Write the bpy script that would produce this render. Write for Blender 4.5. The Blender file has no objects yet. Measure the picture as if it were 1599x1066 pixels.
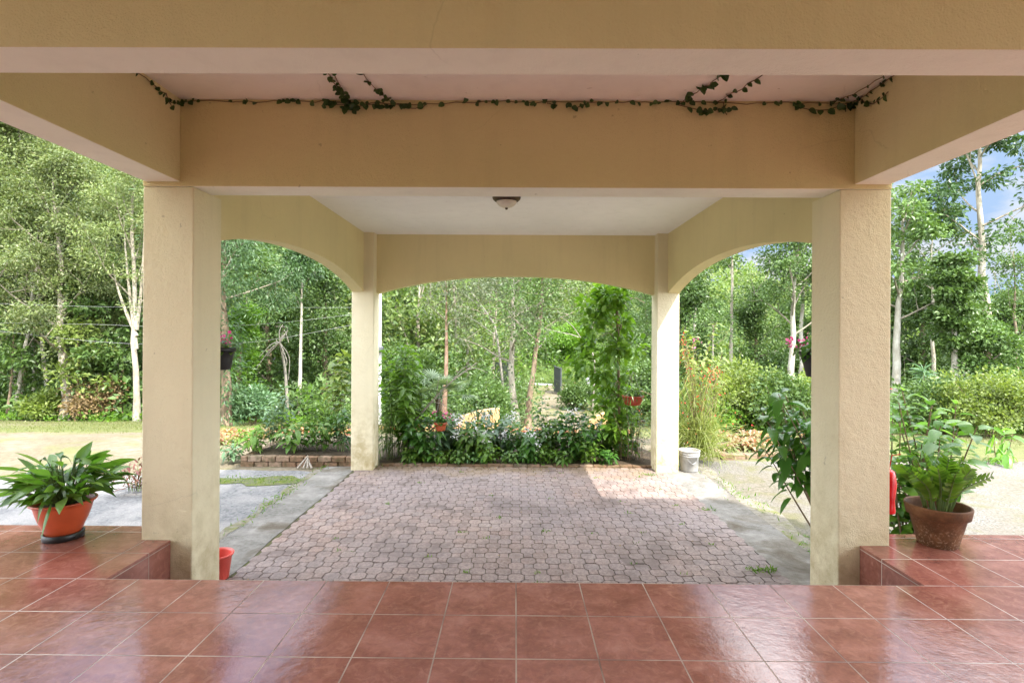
import bpy, bmesh, math
import numpy as np
from mathutils import Matrix, Vector
PI = math.pi
R = math.radians
scene = bpy.context.scene
COL = scene.collection

# ------------------------------------------------------------------ camera
F = 835.0
CAM_Z = 1.31
cam_data = bpy.data.cameras.new("camera")
cam = bpy.data.objects.new("camera", cam_data)
COL.objects.link(cam)
cam_data.sensor_width = 36.0
cam_data.lens = F / 1599.0 * 36.0
cam_data.shift_y = -11.5 / 1599.0
cam_data.clip_start = 0.05
cam_data.clip_end = 3000.0
CM = Matrix.Translation((0, 0, CAM_Z)) @ Matrix.Rotation(R(0.33), 4, 'Z') @ Matrix.Rotation(R(90), 4, 'X') @ Matrix.Rotation(R(0.33), 4, 'Z')
cam.matrix_world = CM
scene.camera = cam


def P(px, py, Y):
    """point of the place seen at a spot of the photograph, at depth Y"""
    d = Vector(((px - 799.5) / F, -(py - 533.0) / F + cam_data.shift_y * 1599.0 / F, -1.0))
    w = CM.to_3x3() @ d
    k = Y / w.y
    return np.array((w.x * k, Y, CAM_Z + w.z * k))


def sstep(a, b, x):
    t = np.clip((x - a) / (b - a), 0, 1)
    return t * t * (3 - 2 * t)


def ground_h(x, y):
    x = np.asarray(x, float); y = np.asarray(y, float)
    z = -0.70 - 0.86 * sstep(9.0, 18.5, y)
    h = sstep(31.5, 70.0, y)
    side = 1.0 - 0.80 * sstep(-4.0, 26.0, x * 30.0 / np.maximum(y, 30))
    z = z + 15.0 * h * side
    # wooded slope beginning behind the left tree line
    z = z + 5.5 * sstep(19.0, 42.0, y) * sstep(-7.0, -22.0, x)
    z = z + 1.3 * sstep(31.3, 34.0, y) * sstep(12, 2, x)
    return z


def G(px, Y):
    p = P(px, 600, Y)
    return np.array((p[0], Y, float(ground_h(p[0], Y))))


# ------------------------------------------------------------------ mesh helpers
class Acc:
    def __init__(self):
        self.v = []; self.f = []; self.n = 0

    def add(self, V, Fc, mi=0):
        V = np.asarray(V, float).reshape(-1, 3); Fc = np.asarray(Fc, int)
        if len(V) == 0: return self
        self.v.append(V); self.f.append((Fc + self.n, mi)); self.n += len(V)
        return self

    def poly(self, V, mi=0):
        return self.add(V, [list(range(len(V)))], mi)

    def box(self, x0, x1, y0, y1, z0, z1, mi=0):
        V = [(x, y, z) for z in (z0, z1) for y in (y0, y1) for x in (x0, x1)]
        return self.add(V, [(0, 2, 3, 1), (4, 5, 7, 6), (0, 1, 5, 4), (2, 6, 7, 3), (0, 4, 6, 2), (1, 3, 7, 5)], mi)

    def merge(self, o):
        for V in o.v: pass
        base = self.n
        for V in o.v: self.v.append(V)
        for Fc, mi in o.f: self.f.append((Fc + base, mi))
        self.n += o.n
        return self


def build(name, acc, mat, parent=None, smooth=False, loc=None, kind=None, bevel=0.0):
    """link everything in acc as ONE mesh object; world coords are kept, the origin is put at loc (or the parent's place)"""
    V = np.concatenate(acc.v) if acc.v else np.zeros((0, 3))
    if parent is not None:
        org = np.array(parent.get('_o', (0, 0, 0)), float)
        if '_q' in parent: org = np.array(parent['_q'], float)
    else:
        org = np.zeros(3) if loc is None else np.array(loc, float)
    V = V - org
    me = bpy.data.meshes.new(name)
    me.vertices.add(len(V)); me.vertices.foreach_set('co', V.astype(np.float32).ravel())
    li, ls, mi = [], [], []
    c = 0
    for Fc, m in acc.f:
        k = Fc.shape[1]
        li.append(Fc.ravel()); ls.append(c + np.arange(len(Fc)) * k); c += Fc.size
        mi.append(np.full(len(Fc), m))
    li = np.concatenate(li).astype(np.int32); ls = np.concatenate(ls).astype(np.int32); mi = np.concatenate(mi).astype(np.int32)
    me.loops.add(len(li)); me.loops.foreach_set('vertex_index', li)
    me.polygons.add(len(ls)); me.polygons.foreach_set('loop_start', ls)
    me.polygons.foreach_set('material_index', mi)
    me.polygons.foreach_set('use_smooth', np.full(len(ls), bool(smooth)))
    for m in (mat if isinstance(mat, (list, tuple)) else [mat]): me.materials.append(m)
    me.update(calc_edges=True)
    o = bpy.data.objects.new(name, me)
    COL.objects.link(o)
    if parent is not None:
        o.parent = parent
    else:
        o.location = org
    o['_q'] = [float(a) for a in org]
    if bevel:
        b = o.modifiers.new('soft_edge', 'BEVEL'); b.width = bevel; b.segments = 2; b.limit_method = 'ANGLE'
    if kind: o['kind'] = kind
    return o


def tag(o, label, cat, group=None):
    o['label'] = label; o['category'] = cat
    if group: o['group'] = group
    return o


def thing(name, label, cat, loc, group=None):
    o = bpy.data.objects.new(name, None)
    o.empty_display_size = 0.1
    COL.objects.link(o)
    o.location = loc
    o['_o'] = [float(a) for a in loc]
    return tag(o, label, cat, group)


def dup(o, loc, rz=0.0, s=1.0, label=None, parent=None, tilt=(0, 0)):
    c = o.copy(); COL.objects.link(c)
    if parent is None:
        c.location = loc; c.rotation_euler = (tilt[0], tilt[1], rz)
        c.scale = (s, s, s) if not isinstance(s, (tuple, list)) else s
        if label: c['label'] = label
    else:
        c.parent = parent
    for ch in list(o.children):
        dup(ch, None, parent=c)
    return c


def unit(a):
    a = np.asarray(a, float)
    return a / np.maximum(np.linalg.norm(a, axis=-1, keepdims=True), 1e-9)


def spline(pts, n=24):
    p = np.asarray(pts, float)
    if len(p) < 3:
        t = np.linspace(0, 1, n)[:, None]
        return p[0] * (1 - t) + p[-1] * t
    q = np.vstack([2 * p[0] - p[1], p, 2 * p[-1] - p[-2]])
    out = []
    m = len(p) - 1
    for u in np.linspace(0, m, n):
        i = min(int(u), m - 1); t = u - i
        a, b, c, d = q[i], q[i + 1], q[i + 2], q[i + 3]
        out.append(0.5 * ((2 * b) + (c - a) * t + (2 * a - 5 * b + 4 * c - d) * t * t + (3 * b - a - 3 * c + d) * t ** 3))
    return np.array(out)


def tube(acc, path, rad, sides=7, mi=0, cap=True, rough=0.0, rng=None):
    path = np.asarray(path, float); n = len(path)
    rad = np.full(n, rad) if np.isscalar(rad) else np.asarray(rad, float)
    T = unit(np.gradient(path, axis=0))
    ref = np.array((0.3, 1, 0.05)) if abs(T[:, 2]).mean() > 0.6 else np.array((0, 0.05, 1))
    A = unit(np.cross(T, ref)); B = np.cross(T, A)
    an = np.arange(sides) / sides * 2 * PI
    rr = rad[:, None] * np.ones((1, sides))
    if rough and rng is not None: rr = rr * (1 + rough * rng.normal(size=rr.shape))
    V = path[:, None] + rr[:, :, None] * (np.cos(an)[None, :, None] * A[:, None] + np.sin(an)[None, :, None] * B[:, None])
    i = np.arange(n - 1)[:, None] * sides; j = np.arange(sides)[None]; j2 = (j + 1) % sides
    Fc = np.stack([i + j, i + j2, i + sides + j2, i + sides + j], -1).reshape(-1, 4)
    acc.add(V.reshape(-1, 3), Fc, mi)
    if cap:
        acc.add(V[0][::-1], [list(range(sides))], mi); acc.add(V[-1], [list(range(sides))], mi)
    return acc


def lathe(acc, prof, c, sides=40, mi=0):
    prof = np.asarray(prof, float); n = len(prof)
    an = np.arange(sides) / sides * 2 * PI
    V = np.stack([prof[:, 0:1] * np.cos(an) + c[0], prof[:, 0:1] * np.sin(an) + c[1], prof[:, 1:2] + c[2] + 0 * an], -1)
    i = np.arange(n - 1)[:, None] * sides; j = np.arange(sides)[None]; j2 = (j + 1) % sides
    Fc = np.stack([i + j, i + j2, i + sides + j2, i + sides + j], -1).reshape(-1, 4)
    return acc.add(V.reshape(-1, 3), Fc, mi)


def quads(acc, Pn, D, U, L, W, fold=0.25, mi=0, peak=0.45):
    """one folded four-cornered leaf each"""
    n = len(Pn)
    L = np.broadcast_to(np.asarray(L, float), (n,))[:, None]; W = np.broadcast_to(np.asarray(W, float), (n,))[:, None]
    D = unit(D); S = unit(np.cross(D, U)); U = np.cross(S, D)
    m = Pn + D * L * peak
    V = np.stack([Pn, m - S * W * .5 + U * W * fold, Pn + D * L, m + S * W * .5 + U * W * fold], 1)
    Fc = np.arange(n)[:, None] * 4 + np.array([0, 3, 2, 1])
    acc.add(V.reshape(-1, 3), Fc, mi)


LANCE = [(0, .06), (.15, .55), (.35, 1), (.6, .85), (.82, .42), (1, .02)]
OVAL = [(0, .05), (.12, .7), (.35, 1), (.65, .85), (.88, .4), (1, .03)]
HEART = [(0, .3), (.08, .85), (.28, 1), (.6, .7), (.85, .28), (1, .02)]
STRAP = [(0, .8), (.3, 1), (.6, .9), (.85, .55), (1, .03)]


def strips(acc, Pn, D, U, L, W, prof=LANCE, droop=.3, fold=.15, mi=0):
    """shaped, arching leaves with a folded midrib"""
    n = len(Pn)
    Pn = np.asarray(Pn, float)
    L = np.broadcast_to(np.asarray(L, float), (n,))[:, None]; W = np.broadcast_to(np.asarray(W, float), (n,))[:, None]
    dr = np.broadcast_to(np.asarray(droop, float), (n,))[:, None]
    D = unit(D); S = unit(np.cross(D, U)); U = np.cross(S, D)
    rows = []
    for t, w in prof:
        c = Pn + D * L * t * (1 - .25 * dr * t) + np.array((0, 0, -1.0)) * dr * L * t * t
        rows.append(np.stack([c - S * W * w * .5 + U * W * w * fold, c, c + S * W * w * .5 + U * W * w * fold], 1))
    V = np.stack(rows, 1)
    k = len(prof)
    base = np.arange(n)[:, None] * (3 * k)
    fc = []
    for i in range(k - 1):
        for s in (0, 1):
            fc.append((3 * i + s, 3 * i + s + 1, 3 * i + 3 + s + 1, 3 * i + 3 + s))
    Fc = (base[:, :, None] + np.array(fc)[None]).reshape(-1, 4)
    acc.add(V.reshape(-1, 3), Fc, mi)


def rdir(rng, n, up=0.0, flat=1.0):
    d = rng.normal(size=(n, 3)); d[:, 2] = d[:, 2] * flat + up
    return unit(d)


# ------------------------------------------------------------------ material helpers
def srgb(r, g, b):
    f = lambda c: (c / 255 / 12.92) if c / 255 <= .04045 else ((c / 255 + .055) / 1.055) ** 2.4
    return (f(r), f(g), f(b), 1)


class NT:
    def __init__(self, name):
        self.m = bpy.data.materials.new(name); self.m.use_nodes = True
        self.t = self.m.node_tree; self.t.nodes.clear()
        self.out = self.n('ShaderNodeOutputMaterial')

    def n(self, typ, **kw):
        nd = self.t.nodes.new(typ)
        for k, v in kw.items():
            if k == 'ins':
                for a, b in v.items():
                    if isinstance(b, bpy.types.NodeSocket): self.t.links.new(b, nd.inputs[a])
                    else: nd.inputs[a].default_value = b
            else: setattr(nd, k, v)
        return nd

    def link(self, a, b): self.t.links.new(a, b)

    def coord(self, which='Object'): return self.n('ShaderNodeTexCoord').outputs[which]

    def noise(self, scale, detail=4, rough=.55, vec=None, dist=0.0):
        nd = self.n('ShaderNodeTexNoise', ins={'Scale': scale, 'Detail': detail, 'Roughness': rough, 'Distortion': dist})
        self.link(vec if vec is not None else self.coord(), nd.inputs['Vector'])
        return nd.outputs[0]

    def ramp(self, fac, stops, interp='LINEAR'):
        nd = self.n('ShaderNodeValToRGB'); cr = nd.color_ramp; cr.interpolation = interp
        while len(cr.elements) < len(stops): cr.elements.new(.5)
        for e, (p, c) in zip(cr.elements, stops):
            e.position = p; e.color = c if len(c) == 4 else (*c, 1)
        self.link(fac, nd.inputs[0])
        return nd.outputs[0]

    def mix(self, fac, a, b, mode='MIX'):
        nd = self.n('ShaderNodeMix', data_type='RGBA', blend_type=mode)
        for s, v in ((nd.inputs[0], fac), (nd.inputs[6], a), (nd.inputs[7], b)):
            if isinstance(v, bpy.types.NodeSocket): self.link(v, s)
            else: s.default_value = v
        return nd.outputs[2]

    def math(self, op, a, b=0.0, c=0.0):
        nd = self.n('ShaderNodeMath', operation=op)
        for i, v in enumerate((a, b, c)):
            if isinstance(v, bpy.types.NodeSocket): self.link(v, nd.inputs[i])
            else: nd.inputs[i].default_value = v
        return nd.outputs[0]

    def bump(self, h, strength=.3, dist=.01, normal=None):
        nd = self.n('ShaderNodeBump', ins={'Strength': strength, 'Distance': dist, 'Height': h})
        if normal is not None: self.link(normal, nd.inputs['Normal'])
        return nd.outputs[0]

    def pbsdf(self, color, rough=.6, normal=None, spec=.5, metallic=0.0, **kw):
        nd = self.n('ShaderNodeBsdfPrincipled')
        for k, v in (('Base Color', color), ('Roughness', rough), ('Specular IOR Level', spec), ('Metallic', metallic)):
            if isinstance(v, bpy.types.NodeSocket): self.link(v, nd.inputs[k])
            else: nd.inputs[k].default_value = v
        for k, v in kw.items(): nd.inputs[k].default_value = v
        if normal is not None: self.link(normal, nd.inputs['Normal'])
        return nd.outputs[0]

    def done(self, sh):
        self.link(sh, self.out.inputs[0]); return self.m


ZERO = (0, 0, 0, 1); ONE = (1, 1, 1, 1)


def mat_plain(name, col, rough=.6, var=.15, scale=6, bump=0.0, spec=.5, metallic=0.0, bscale=60):
    t = NT(name)
    n = t.noise(scale, 5)
    c2 = tuple(a * (1 - var) for a in col[:3]) + (1,); c1 = tuple(min(1, a * (1 + var)) for a in col[:3]) + (1,)
    c = t.ramp(n, [(.3, c2), (.7, c1)])
    nm = t.bump(t.noise(bscale, 4), .4, bump) if bump else None
    return t.done(t.pbsdf(c, rough, nm, spec, metallic))


def mat_leaf(name, cols, trans=.3, rough=.42, tint=None, clump=1.2, spec=.4, vary=.35):
    """leaf: each leaf its own green, each plant a little different, lit from both sides"""
    t = NT(name)
    isl = t.n('ShaderNodeNewGeometry').outputs['Random Per Island']
    base = t.ramp(isl, [(i / max(1, len(cols) - 1), c) for i, c in enumerate(cols)])
    big = t.noise(clump, 3)
    f = t.math('MULTIPLY_ADD', big, 2 * vary, 1 - vary)
    rnd = t.n('ShaderNodeObjectInfo').outputs['Random']
    f2 = t.math('MULTIPLY', f, t.math('MULTIPLY_ADD', rnd, .3, .85))
    cc = t.n('ShaderNodeCombineColor', ins={0: f2, 1: f2, 2: f2}).outputs[0]
    col = t.mix(1.0, base, cc, 'MULTIPLY')
    p = t.pbsdf(col, rough, None, spec)
    tcol = t.mix(1.0, col, (1.4, 1.45, .62, 1) if tint is None else tint, 'MULTIPLY')
    tr = t.n('ShaderNodeBsdfTranslucent', ins={'Color': tcol}).outputs[0]
    mx = t.n('ShaderNodeMixShader', ins={0: trans, 1: p, 2: tr}).outputs[0]
    return t.done(mx)
# ------------------------------------------------------------------ materials of the building and the ground
def mat_stucco(name, col, bump=.006, stain=None):
    t = NT(name)
    v = t.coord()
    big = t.noise(.8, 4, vec=v)
    c = t.ramp(big, [(.3, tuple(a * .93 for a in col[:3]) + (1,)), (.7, tuple(min(1, a * 1.04) for a in col[:3]) + (1,))])
    spk = t.ramp(t.noise(19, 3, .5, vec=v), [(.735, ZERO), (.76, ONE)])
    c = t.mix(t.math('MULTIPLY', spk, .35), c, (.16, .12, .07, 1))
    # rain streaks and faint hairline cracks
    stv = t.n('ShaderNodeMapping', ins={'Vector': v, 'Scale': (5, 5, .45)}).outputs[0]
    c = t.mix(t.math('MULTIPLY', t.ramp(t.noise(1.6, 5, .6, vec=stv), [(.5, ZERO), (.72, ONE)]), .13), c, tuple(a * .6 for a in col[:3]) + (1,))
    wv = t.mix(.16, v, t.n('ShaderNodeTexNoise', ins={'Vector': v, 'Scale': 3.0, 'Detail': 5}).outputs[1])
    vo = t.n('ShaderNodeTexVoronoi', feature='DISTANCE_TO_EDGE', ins={'Vector': wv, 'Scale': 1.1}).outputs[0]
    ck = t.math('MULTIPLY', t.ramp(vo, [(0.0, ONE), (.004, ZERO)]), t.ramp(t.noise(1.4, 3, vec=v), [(.56, ZERO), (.64, ONE)]))
    c = t.mix(t.math('MULTIPLY', ck, .2), c, tuple(a * .4 for a in col[:3]) + (1,))
    if stain:
        # grime and moss creeping up from the ground, with an edge of its own
        sx = t.n('ShaderNodeSeparateXYZ', ins={0: v})
        nz = t.noise(3.2, 6, .65, vec=v)
        h = t.math('ADD', t.math('MULTIPLY', sx.outputs[2], .75), t.math('MULTIPLY_ADD', nz, -1.4, .75))
        mk = t.ramp(h, [(0.0, ONE), (1.0, ZERO)])
        mk = t.math('MULTIPLY', mk, t.ramp(t.noise(9, 5, .6, vec=v), [(.35, ZERO), (.62, ONE)]))
        mkv = t.math('MULTIPLY', mk, stain)
        c = t.mix(mkv, c, (.34, .25, .09, 1))
        scuff = t.ramp(t.noise(26, 2, .4, vec=v, dist=1.5), [(.70, ZERO), (.72, ONE)])
        low = t.ramp(sx.outputs[2], [(0.0, ONE), (.55, ZERO)])
        c = t.mix(t.math('MULTIPLY', t.math('MULTIPLY', scuff, low), .6), c, (.12, .10, .08, 1))
    h = t.math('ADD', t.noise(150, 3, .6, vec=v), t.math('MULTIPLY', t.noise(40, 3, vec=v), .8))
    h = t.math('ADD', h, t.math('MULTIPLY', t.noise(6, 4, .6, vec=v), 2.6))
    return t.done(t.pbsdf(c, .8, t.bump(h, .8, bump * 1.3), .25))


def mat_tile(name, plane='XY'):
    t = NT(name)
    v = t.coord()
    s = t.n('ShaderNodeSeparateXYZ', ins={0: v})
    if plane == 'XY': uv = t.n('ShaderNodeCombineXYZ', ins={0: t.math('ADD', s.outputs[0], 10 * TILE - .012), 1: t.math('ADD', s.outputs[1], 20 * TILE - 2.826)}).outputs[0]
    elif plane == 'YZ': uv = t.n('ShaderNodeCombineXYZ', ins={0: t.math('ADD', s.outputs[1], 20 * TILE - 2.826), 1: t.math('ADD', s.outputs[2], 20 * TILE + .02)}).outputs[0]
    else: uv = t.n('ShaderNodeCombineXYZ', ins={0: t.math('ADD', s.outputs[0], 10 * TILE - .012), 1: t.math('ADD', s.outputs[2], 20 * TILE + .02)}).outputs[0]
    br = t.n('ShaderNodeTexBrick', offset=0.0, squash=1.0, ins={'Vector': uv, 'Color1': (.0, .0, .0, 1), 'Color2': (1, 1, 1, 1), 'Mortar': (.5, .5, .5, 1),
             'Scale': 1.0, 'Mortar Size': .0034, 'Mortar Smooth': .25, 'Brick Width': TILE, 'Row Height': TILE, 'Bias': 0.0})
    per = br.outputs[0]; fac = br.outputs[1]
    # mottled clay glaze
    n1 = t.noise(5, 6, .6, vec=v); n2 = t.noise(38, 5, .65, vec=v)
    c = t.ramp(n1, [(.28, (.155, .054, .043, 1)), (.5, (.25, .092, .073, 1)), (.72, (.355, .16, .132, 1))])
    c = t.mix(t.math('MULTIPLY', t.ramp(n2, [(.4, ZERO), (.75, ONE)]), .35), c, (.44, .19, .12, 1))
    c = t.mix(t.math('MULTIPLY', per, .38), c, (.19, .06, .04, 1))
    n3 = t.noise(14, 7, .72, vec=v, dist=1.2)
    c = t.mix(t.math('MULTIPLY', t.ramp(n3, [(.5, ZERO), (.68, ONE)]), .42), c, (.47, .24, .18, 1))
    c = t.mix(t.math('MULTIPLY', t.ramp(n3, [(.30, ONE), (.44, ZERO)]), .5), c, (.13, .04, .027, 1))
    g = t.noise(3, 4, vec=v)
    grout = t.ramp(g, [(.38, (.13, .065, .05, 1)), (.6, (.42, .33, .27, 1))])
    c = t.mix(fac, c, grout)
    wav = t.math('ADD', t.math('MULTIPLY', t.noise(16, 4, .55, vec=v), 1.0), t.math('MULTIPLY', t.noise(55, 4, .6, vec=v), .45))
    h = t.math('SUBTRACT', t.math('MULTIPLY', wav, .0022), t.math('MULTIPLY', fac, .003))
    nm = t.bump(h, .55, 1.0)
    ro = t.math('ADD', t.math('MULTIPLY', fac, .4), t.math('MULTIPLY_ADD', n2, .13, .07))
    return t.done(t.pbsdf(c, ro, nm, .85))


def mat_paver():
    t = NT('paver_concrete')
    v = t.coord()
    isl = t.n('ShaderNodeNewGeometry').outputs['Random Per Island']
    c = t.ramp(isl, [(0, (.15, .098, .078, 1)), (.3, (.245, .16, .125, 1)), (.6, (.19, .148, .135, 1)), (1, (.29, .205, .165, 1))])
    big = t.noise(.55, 4, vec=v)
    c = t.mix(t.math('MULTIPLY', t.ramp(big, [(.40, ZERO), (.58, ONE)]), .75), c, (.19, .165, .17, 1))
    pale = t.ramp(t.noise(2.4, 6, .68, vec=v), [(.55, ZERO), (.68, ONE)])
    c = t.mix(t.math('MULTIPLY', pale, .55), c, (.35, .285, .25, 1))
    fine = t.noise(45, 5, .7, vec=v)
    c = t.mix(.45, c, t.ramp(fine, [(.36, (.10, .07, .058, 1)), (.64, (.38, .31, .28, 1))]), 'MIX')
    # oil and damp stains
    st = t.ramp(t.noise(1.7, 7, .7, vec=v, dist=.8), [(.51, ZERO), (.64, ONE)])
    c = t.mix(t.math('MULTIPLY', st, .72), c, (.115, .085, .075, 1))
    # moss near the far right post
    s = t.n('ShaderNodeSeparateXYZ', ins={0: v})
    ms = t.ramp(t.math('ADD', s.outputs[1], t.math('MULTIPLY', t.noise(2.6, 5, .6, vec=v), 1.3)), [(0, ZERO), (1, ONE)])
    nd = ms.node; nd.color_ramp.elements[0].position = 0; 
    mr = t.n('ShaderNodeMapRange', ins={0: t.math('ADD', s.outputs[1], t.math('MULTIPLY', t.noise(2.6, 5, .6, vec=v), 2.2)), 1: 8.55, 2: 9.1, 3: 0.0, 4: .45}).outputs[0]
    c = t.mix(mr, c, (.21, .145, .06, 1))
    return t.done(t.pbsdf(c, .75, t.bump(fine, .5, .004), .35))


def mat_joint():
    t = NT('paver_joint_soil')
    v = t.coord()
    c = t.ramp(t.noise(2.2, 5, .6, vec=v), [(.42, (.06, .05, .04, 1)), (.56, (.10, .10, .045, 1)), (.7, (.12, .15, .04, 1))])
    return t.done(t.pbsdf(c, .95, t.bump(t.noise(90, 4, vec=v), .6, .006), .1))


def mat_ground_mix(name, stops1, scale1, stops2, scale2, blend, bscale=60, bdist=.01, rough=.95, dist=.4, extra=None):
    t = NT(name)
    v = t.coord()
    a = t.ramp(t.noise(scale1, 6, .6, vec=v), stops1)
    b = t.ramp(t.noise(scale2, 6, .65, vec=v), stops2)
    m = t.ramp(t.noise(blend[0], 6, .62, vec=v, dist=dist), [(blend[1], ZERO), (blend[2], ONE)])
    c = t.mix(m, a, b)
    if extra:
        es, lo, hi, ec, amt = extra
        e = t.ramp(t.noise(es, 5, .6, vec=v, dist=.7), [(lo, ZERO), (hi, ONE)])
        c = t.mix(t.math('MULTIPLY', e, amt), c, ec)
    h = t.math('ADD', t.noise(bscale, 5, .7, vec=v), t.noise(bscale * .2, 3, vec=v))
    return t.done(t.pbsdf(c, rough, t.bump(h, .7, bdist), .2))


TILE = 0.3333
M = {}
CREAM = (.71, .615, .355, 1)
M['stucco'] = mat_stucco('cream_stucco', CREAM)
M['pillar'] = mat_stucco('pillar_stucco', (.74, .665, .47, 1), stain=.75)
M['soffit'] = mat_stucco('white_ceiling_paint', (.88, .87, .87, 1), .001)
M['beam_soffit'] = mat_stucco('pale_soffit', (.89, .88, .78, 1), .003)  # undersides of the beams, paler than their sides
M['bayceil'] = mat_stucco('pinkish_ceiling_paint', (.90, .87, .81, 1), .001)
M['tile'] = mat_tile('terracotta_floor_tile')
M['riser'] = mat_tile('terracotta_riser_tile', 'YZ')
M['riser2'] = mat_tile('terracotta_front_tile', 'XZ')
M['paver'] = mat_paver()
M['joint'] = mat_joint()
M['asphalt'] = mat_ground_mix('gravelly_asphalt', [(.3, (.09, .09, .09, 1)), (.7, (.24, .235, .23, 1))], 30, [(.3, (.33, .31, .29, 1)), (.7, (.17, .165, .16, 1))], 70, (1.6, .45, .6), 110, .012)
M['gravel'] = mat_ground_mix('pale_gravel', [(.38, (.08, .074, .065, 1)), (.62, (.25, .232, .205, 1))], 45, [(.35, (.20, .175, .14, 1)), (.65, (.10, .09, .06, 1))], 22, (1.1, .42, .62), 110, .02, extra=(1.3, .52, .66, (.13, .125, .05, 1), .7))
M['concrete'] = mat_ground_mix('worn_concrete', [(.3, (.18, .168, .148, 1)), (.7, (.28, .265, .24, 1))], 9, [(.3, (.10, .094, .08, 1)), (.7, (.21, .198, .178, 1))], 25, (2.2, .42, .6), 130, .008, extra=(1.5, .52, .66, (.09, .07, .045, 1), .8))
M['seam'] = mat_ground_mix('mossy_seam', [(.3, (.14, .125, .095, 1)), (.7, (.27, .245, .20, 1))], 20, [(.3, (.10, .11, .03, 1)), (.7, (.19, .19, .07, 1))], 15, (3.2, .52, .66), 90, .02)
M['limb'] = mat_plain('grey_brown_limb', (.21, .18, .13, 1), .85, .35, 6)
M['moss'] = mat_ground_mix('bright_moss', [(.3, (.075, .10, .016, 1)), (.7, (.16, .18, .035, 1))], 24, [(.3, (.15, .145, .11, 1)), (.7, (.10, .11, .045, 1))], 50, (6, .42, .6), 90, .02)
M['sand'] = mat_ground_mix('pale_dirt', [(.3, (.13, .105, .068, 1)), (.7, (.24, .20, .145, 1))], 7, [(.3, (.10, .08, .05, 1)), (.7, (.20, .17, .11, 1))], 16, (.8, .42, .6), 70, .03, extra=(.9, .50, .66, (.13, .14, .045, 1), .75))
M['lawn'] = mat_ground_mix('mown_lawn', [(.3, (.08, .095, .025, 1)), (.7, (.15, .16, .055, 1))], 3, [(.3, (.18, .16, .09, 1)), (.7, (.115, .12, .042, 1))], 8, (.35, .42, .62), 60, .03)
M['soil'] = mat_ground_mix('dark_bed_soil', [(.3, (.035, .025, .016, 1)), (.7, (.10, .075, .05, 1))], 30, [(.3, (.15, .11, .07, 1)), (.7, (.05, .035, .02, 1))], 50, (6, .5, .7), 80, .03)
M['forestfloor'] = mat_ground_mix('wooded_slope_ground', [(.3, (.06, .10, .02, 1)), (.7, (.13, .19, .04, 1))], .7, [(.3, (.09, .13, .03, 1)), (.7, (.05, .08, .02, 1))], 2, (.25, .4, .6), 12, .1)
M['road'] = mat_plain('pale_road', (.42, .41, .40, 1), .9, .12, 2)


def mat_brick_plain():
    t = NT('mossy_brick')
    v = t.coord()
    isl = t.n('ShaderNodeNewGeometry').outputs['Random Per Island']
    c = t.ramp(isl, [(0, (.17, .10, .06, 1)), (.5, (.25, .15, .095, 1)), (1, (.30, .22, .16, 1))])
    m = t.ramp(t.noise(14, 5, .6, vec=v), [(.4, ZERO), (.65, ONE)])
    c = t.mix(t.math('MULTIPLY', m, .7), c, (.055, .055, .022, 1))
    return t.done(t.pbsdf(c, .9, t.bump(t.noise(80, 4, vec=v), .6, .008), .2))


M['brick'] = mat_brick_plain()
M['terra_plastic'] = mat_plain('orange_plastic', (.50, .085, .028, 1), .38, .10, 9, .0008, bscale=200)


def mat_terracotta():
    t = NT('weathered_terracotta')
    v = t.coord()
    c = t.ramp(t.noise(9, 6, .65, vec=v), [(.3, (.065, .030, .013, 1)), (.55, (.14, .062, .026, 1)), (.75, (.24, .12, .055, 1))])
    s = t.n('ShaderNodeSeparateXYZ', ins={0: v})
    low = t.n('ShaderNodeMapRange', ins={0: s.outputs[2], 1: .02, 2: .24, 3: .85, 4: 0.0}).outputs[0]
    sp = t.ramp(t.noise(55, 4, .7, vec=v), [(.52, ZERO), (.64, ONE)])
    c = t.mix(t.math('MULTIPLY', sp, low), c, (.36, .25, .17, 1))
    return t.done(t.pbsdf(c, .75, t.bump(t.noise(70, 4, vec=v), .5, .004), .3))


M['terracotta'] = mat_terracotta()
M['black_plastic'] = mat_plain('black_plastic', (.012, .012, .013, 1), .45, .2)
M['red_plastic'] = mat_plain('red_plastic', (.58, .075, .055, 1), .4, .1)
M['red_glossy'] = mat_plain('glossy_red', (.55, .008, .01, 1), .22, .15, 12, .003, bscale=18)
M['orange_pot'] = mat_plain('orange_red_pot', (.36, .07, .025, 1), .45, .1)
M['maroon_pot'] = mat_plain('maroon_glazed_pot', (.28, .035, .018, 1), .3, .15)
M['bucket'] = mat_plain('dirty_white_plastic', (.34, .33, .31, 1), .5, .3, 9)
M['bronze'] = mat_plain('dark_bronze', (.055, .030, .018, 1), .4, .5, 40, 0.0, .5, .8)
M['frost'] = mat_plain('frosted_alabaster_glass', (.62, .55, .47, 1), .3, .10, 14)
M['peach'] = mat_plain('peach_painted_wall', (.44, .27, .12, 1), .85, .16, 5, .004)
M['gate'] = mat_plain('dark_grey_metal', (.075, .08, .085, 1), .5, .2)
M['whitepost'] = mat_plain('white_painted_post', (.42, .41, .385, 1), .8, .15)
M['brownpost'] = mat_plain('brown_wood_post', (.26, .15, .075, 1), .8, .25)
M['wire'] = mat_plain('grey_cable', (.27, .27, .26, 1), .6, .1)
M['driftwood'] = mat_plain('grey_weathered_wood', (.33, .29, .24, 1), .85, .3, 20)


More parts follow.
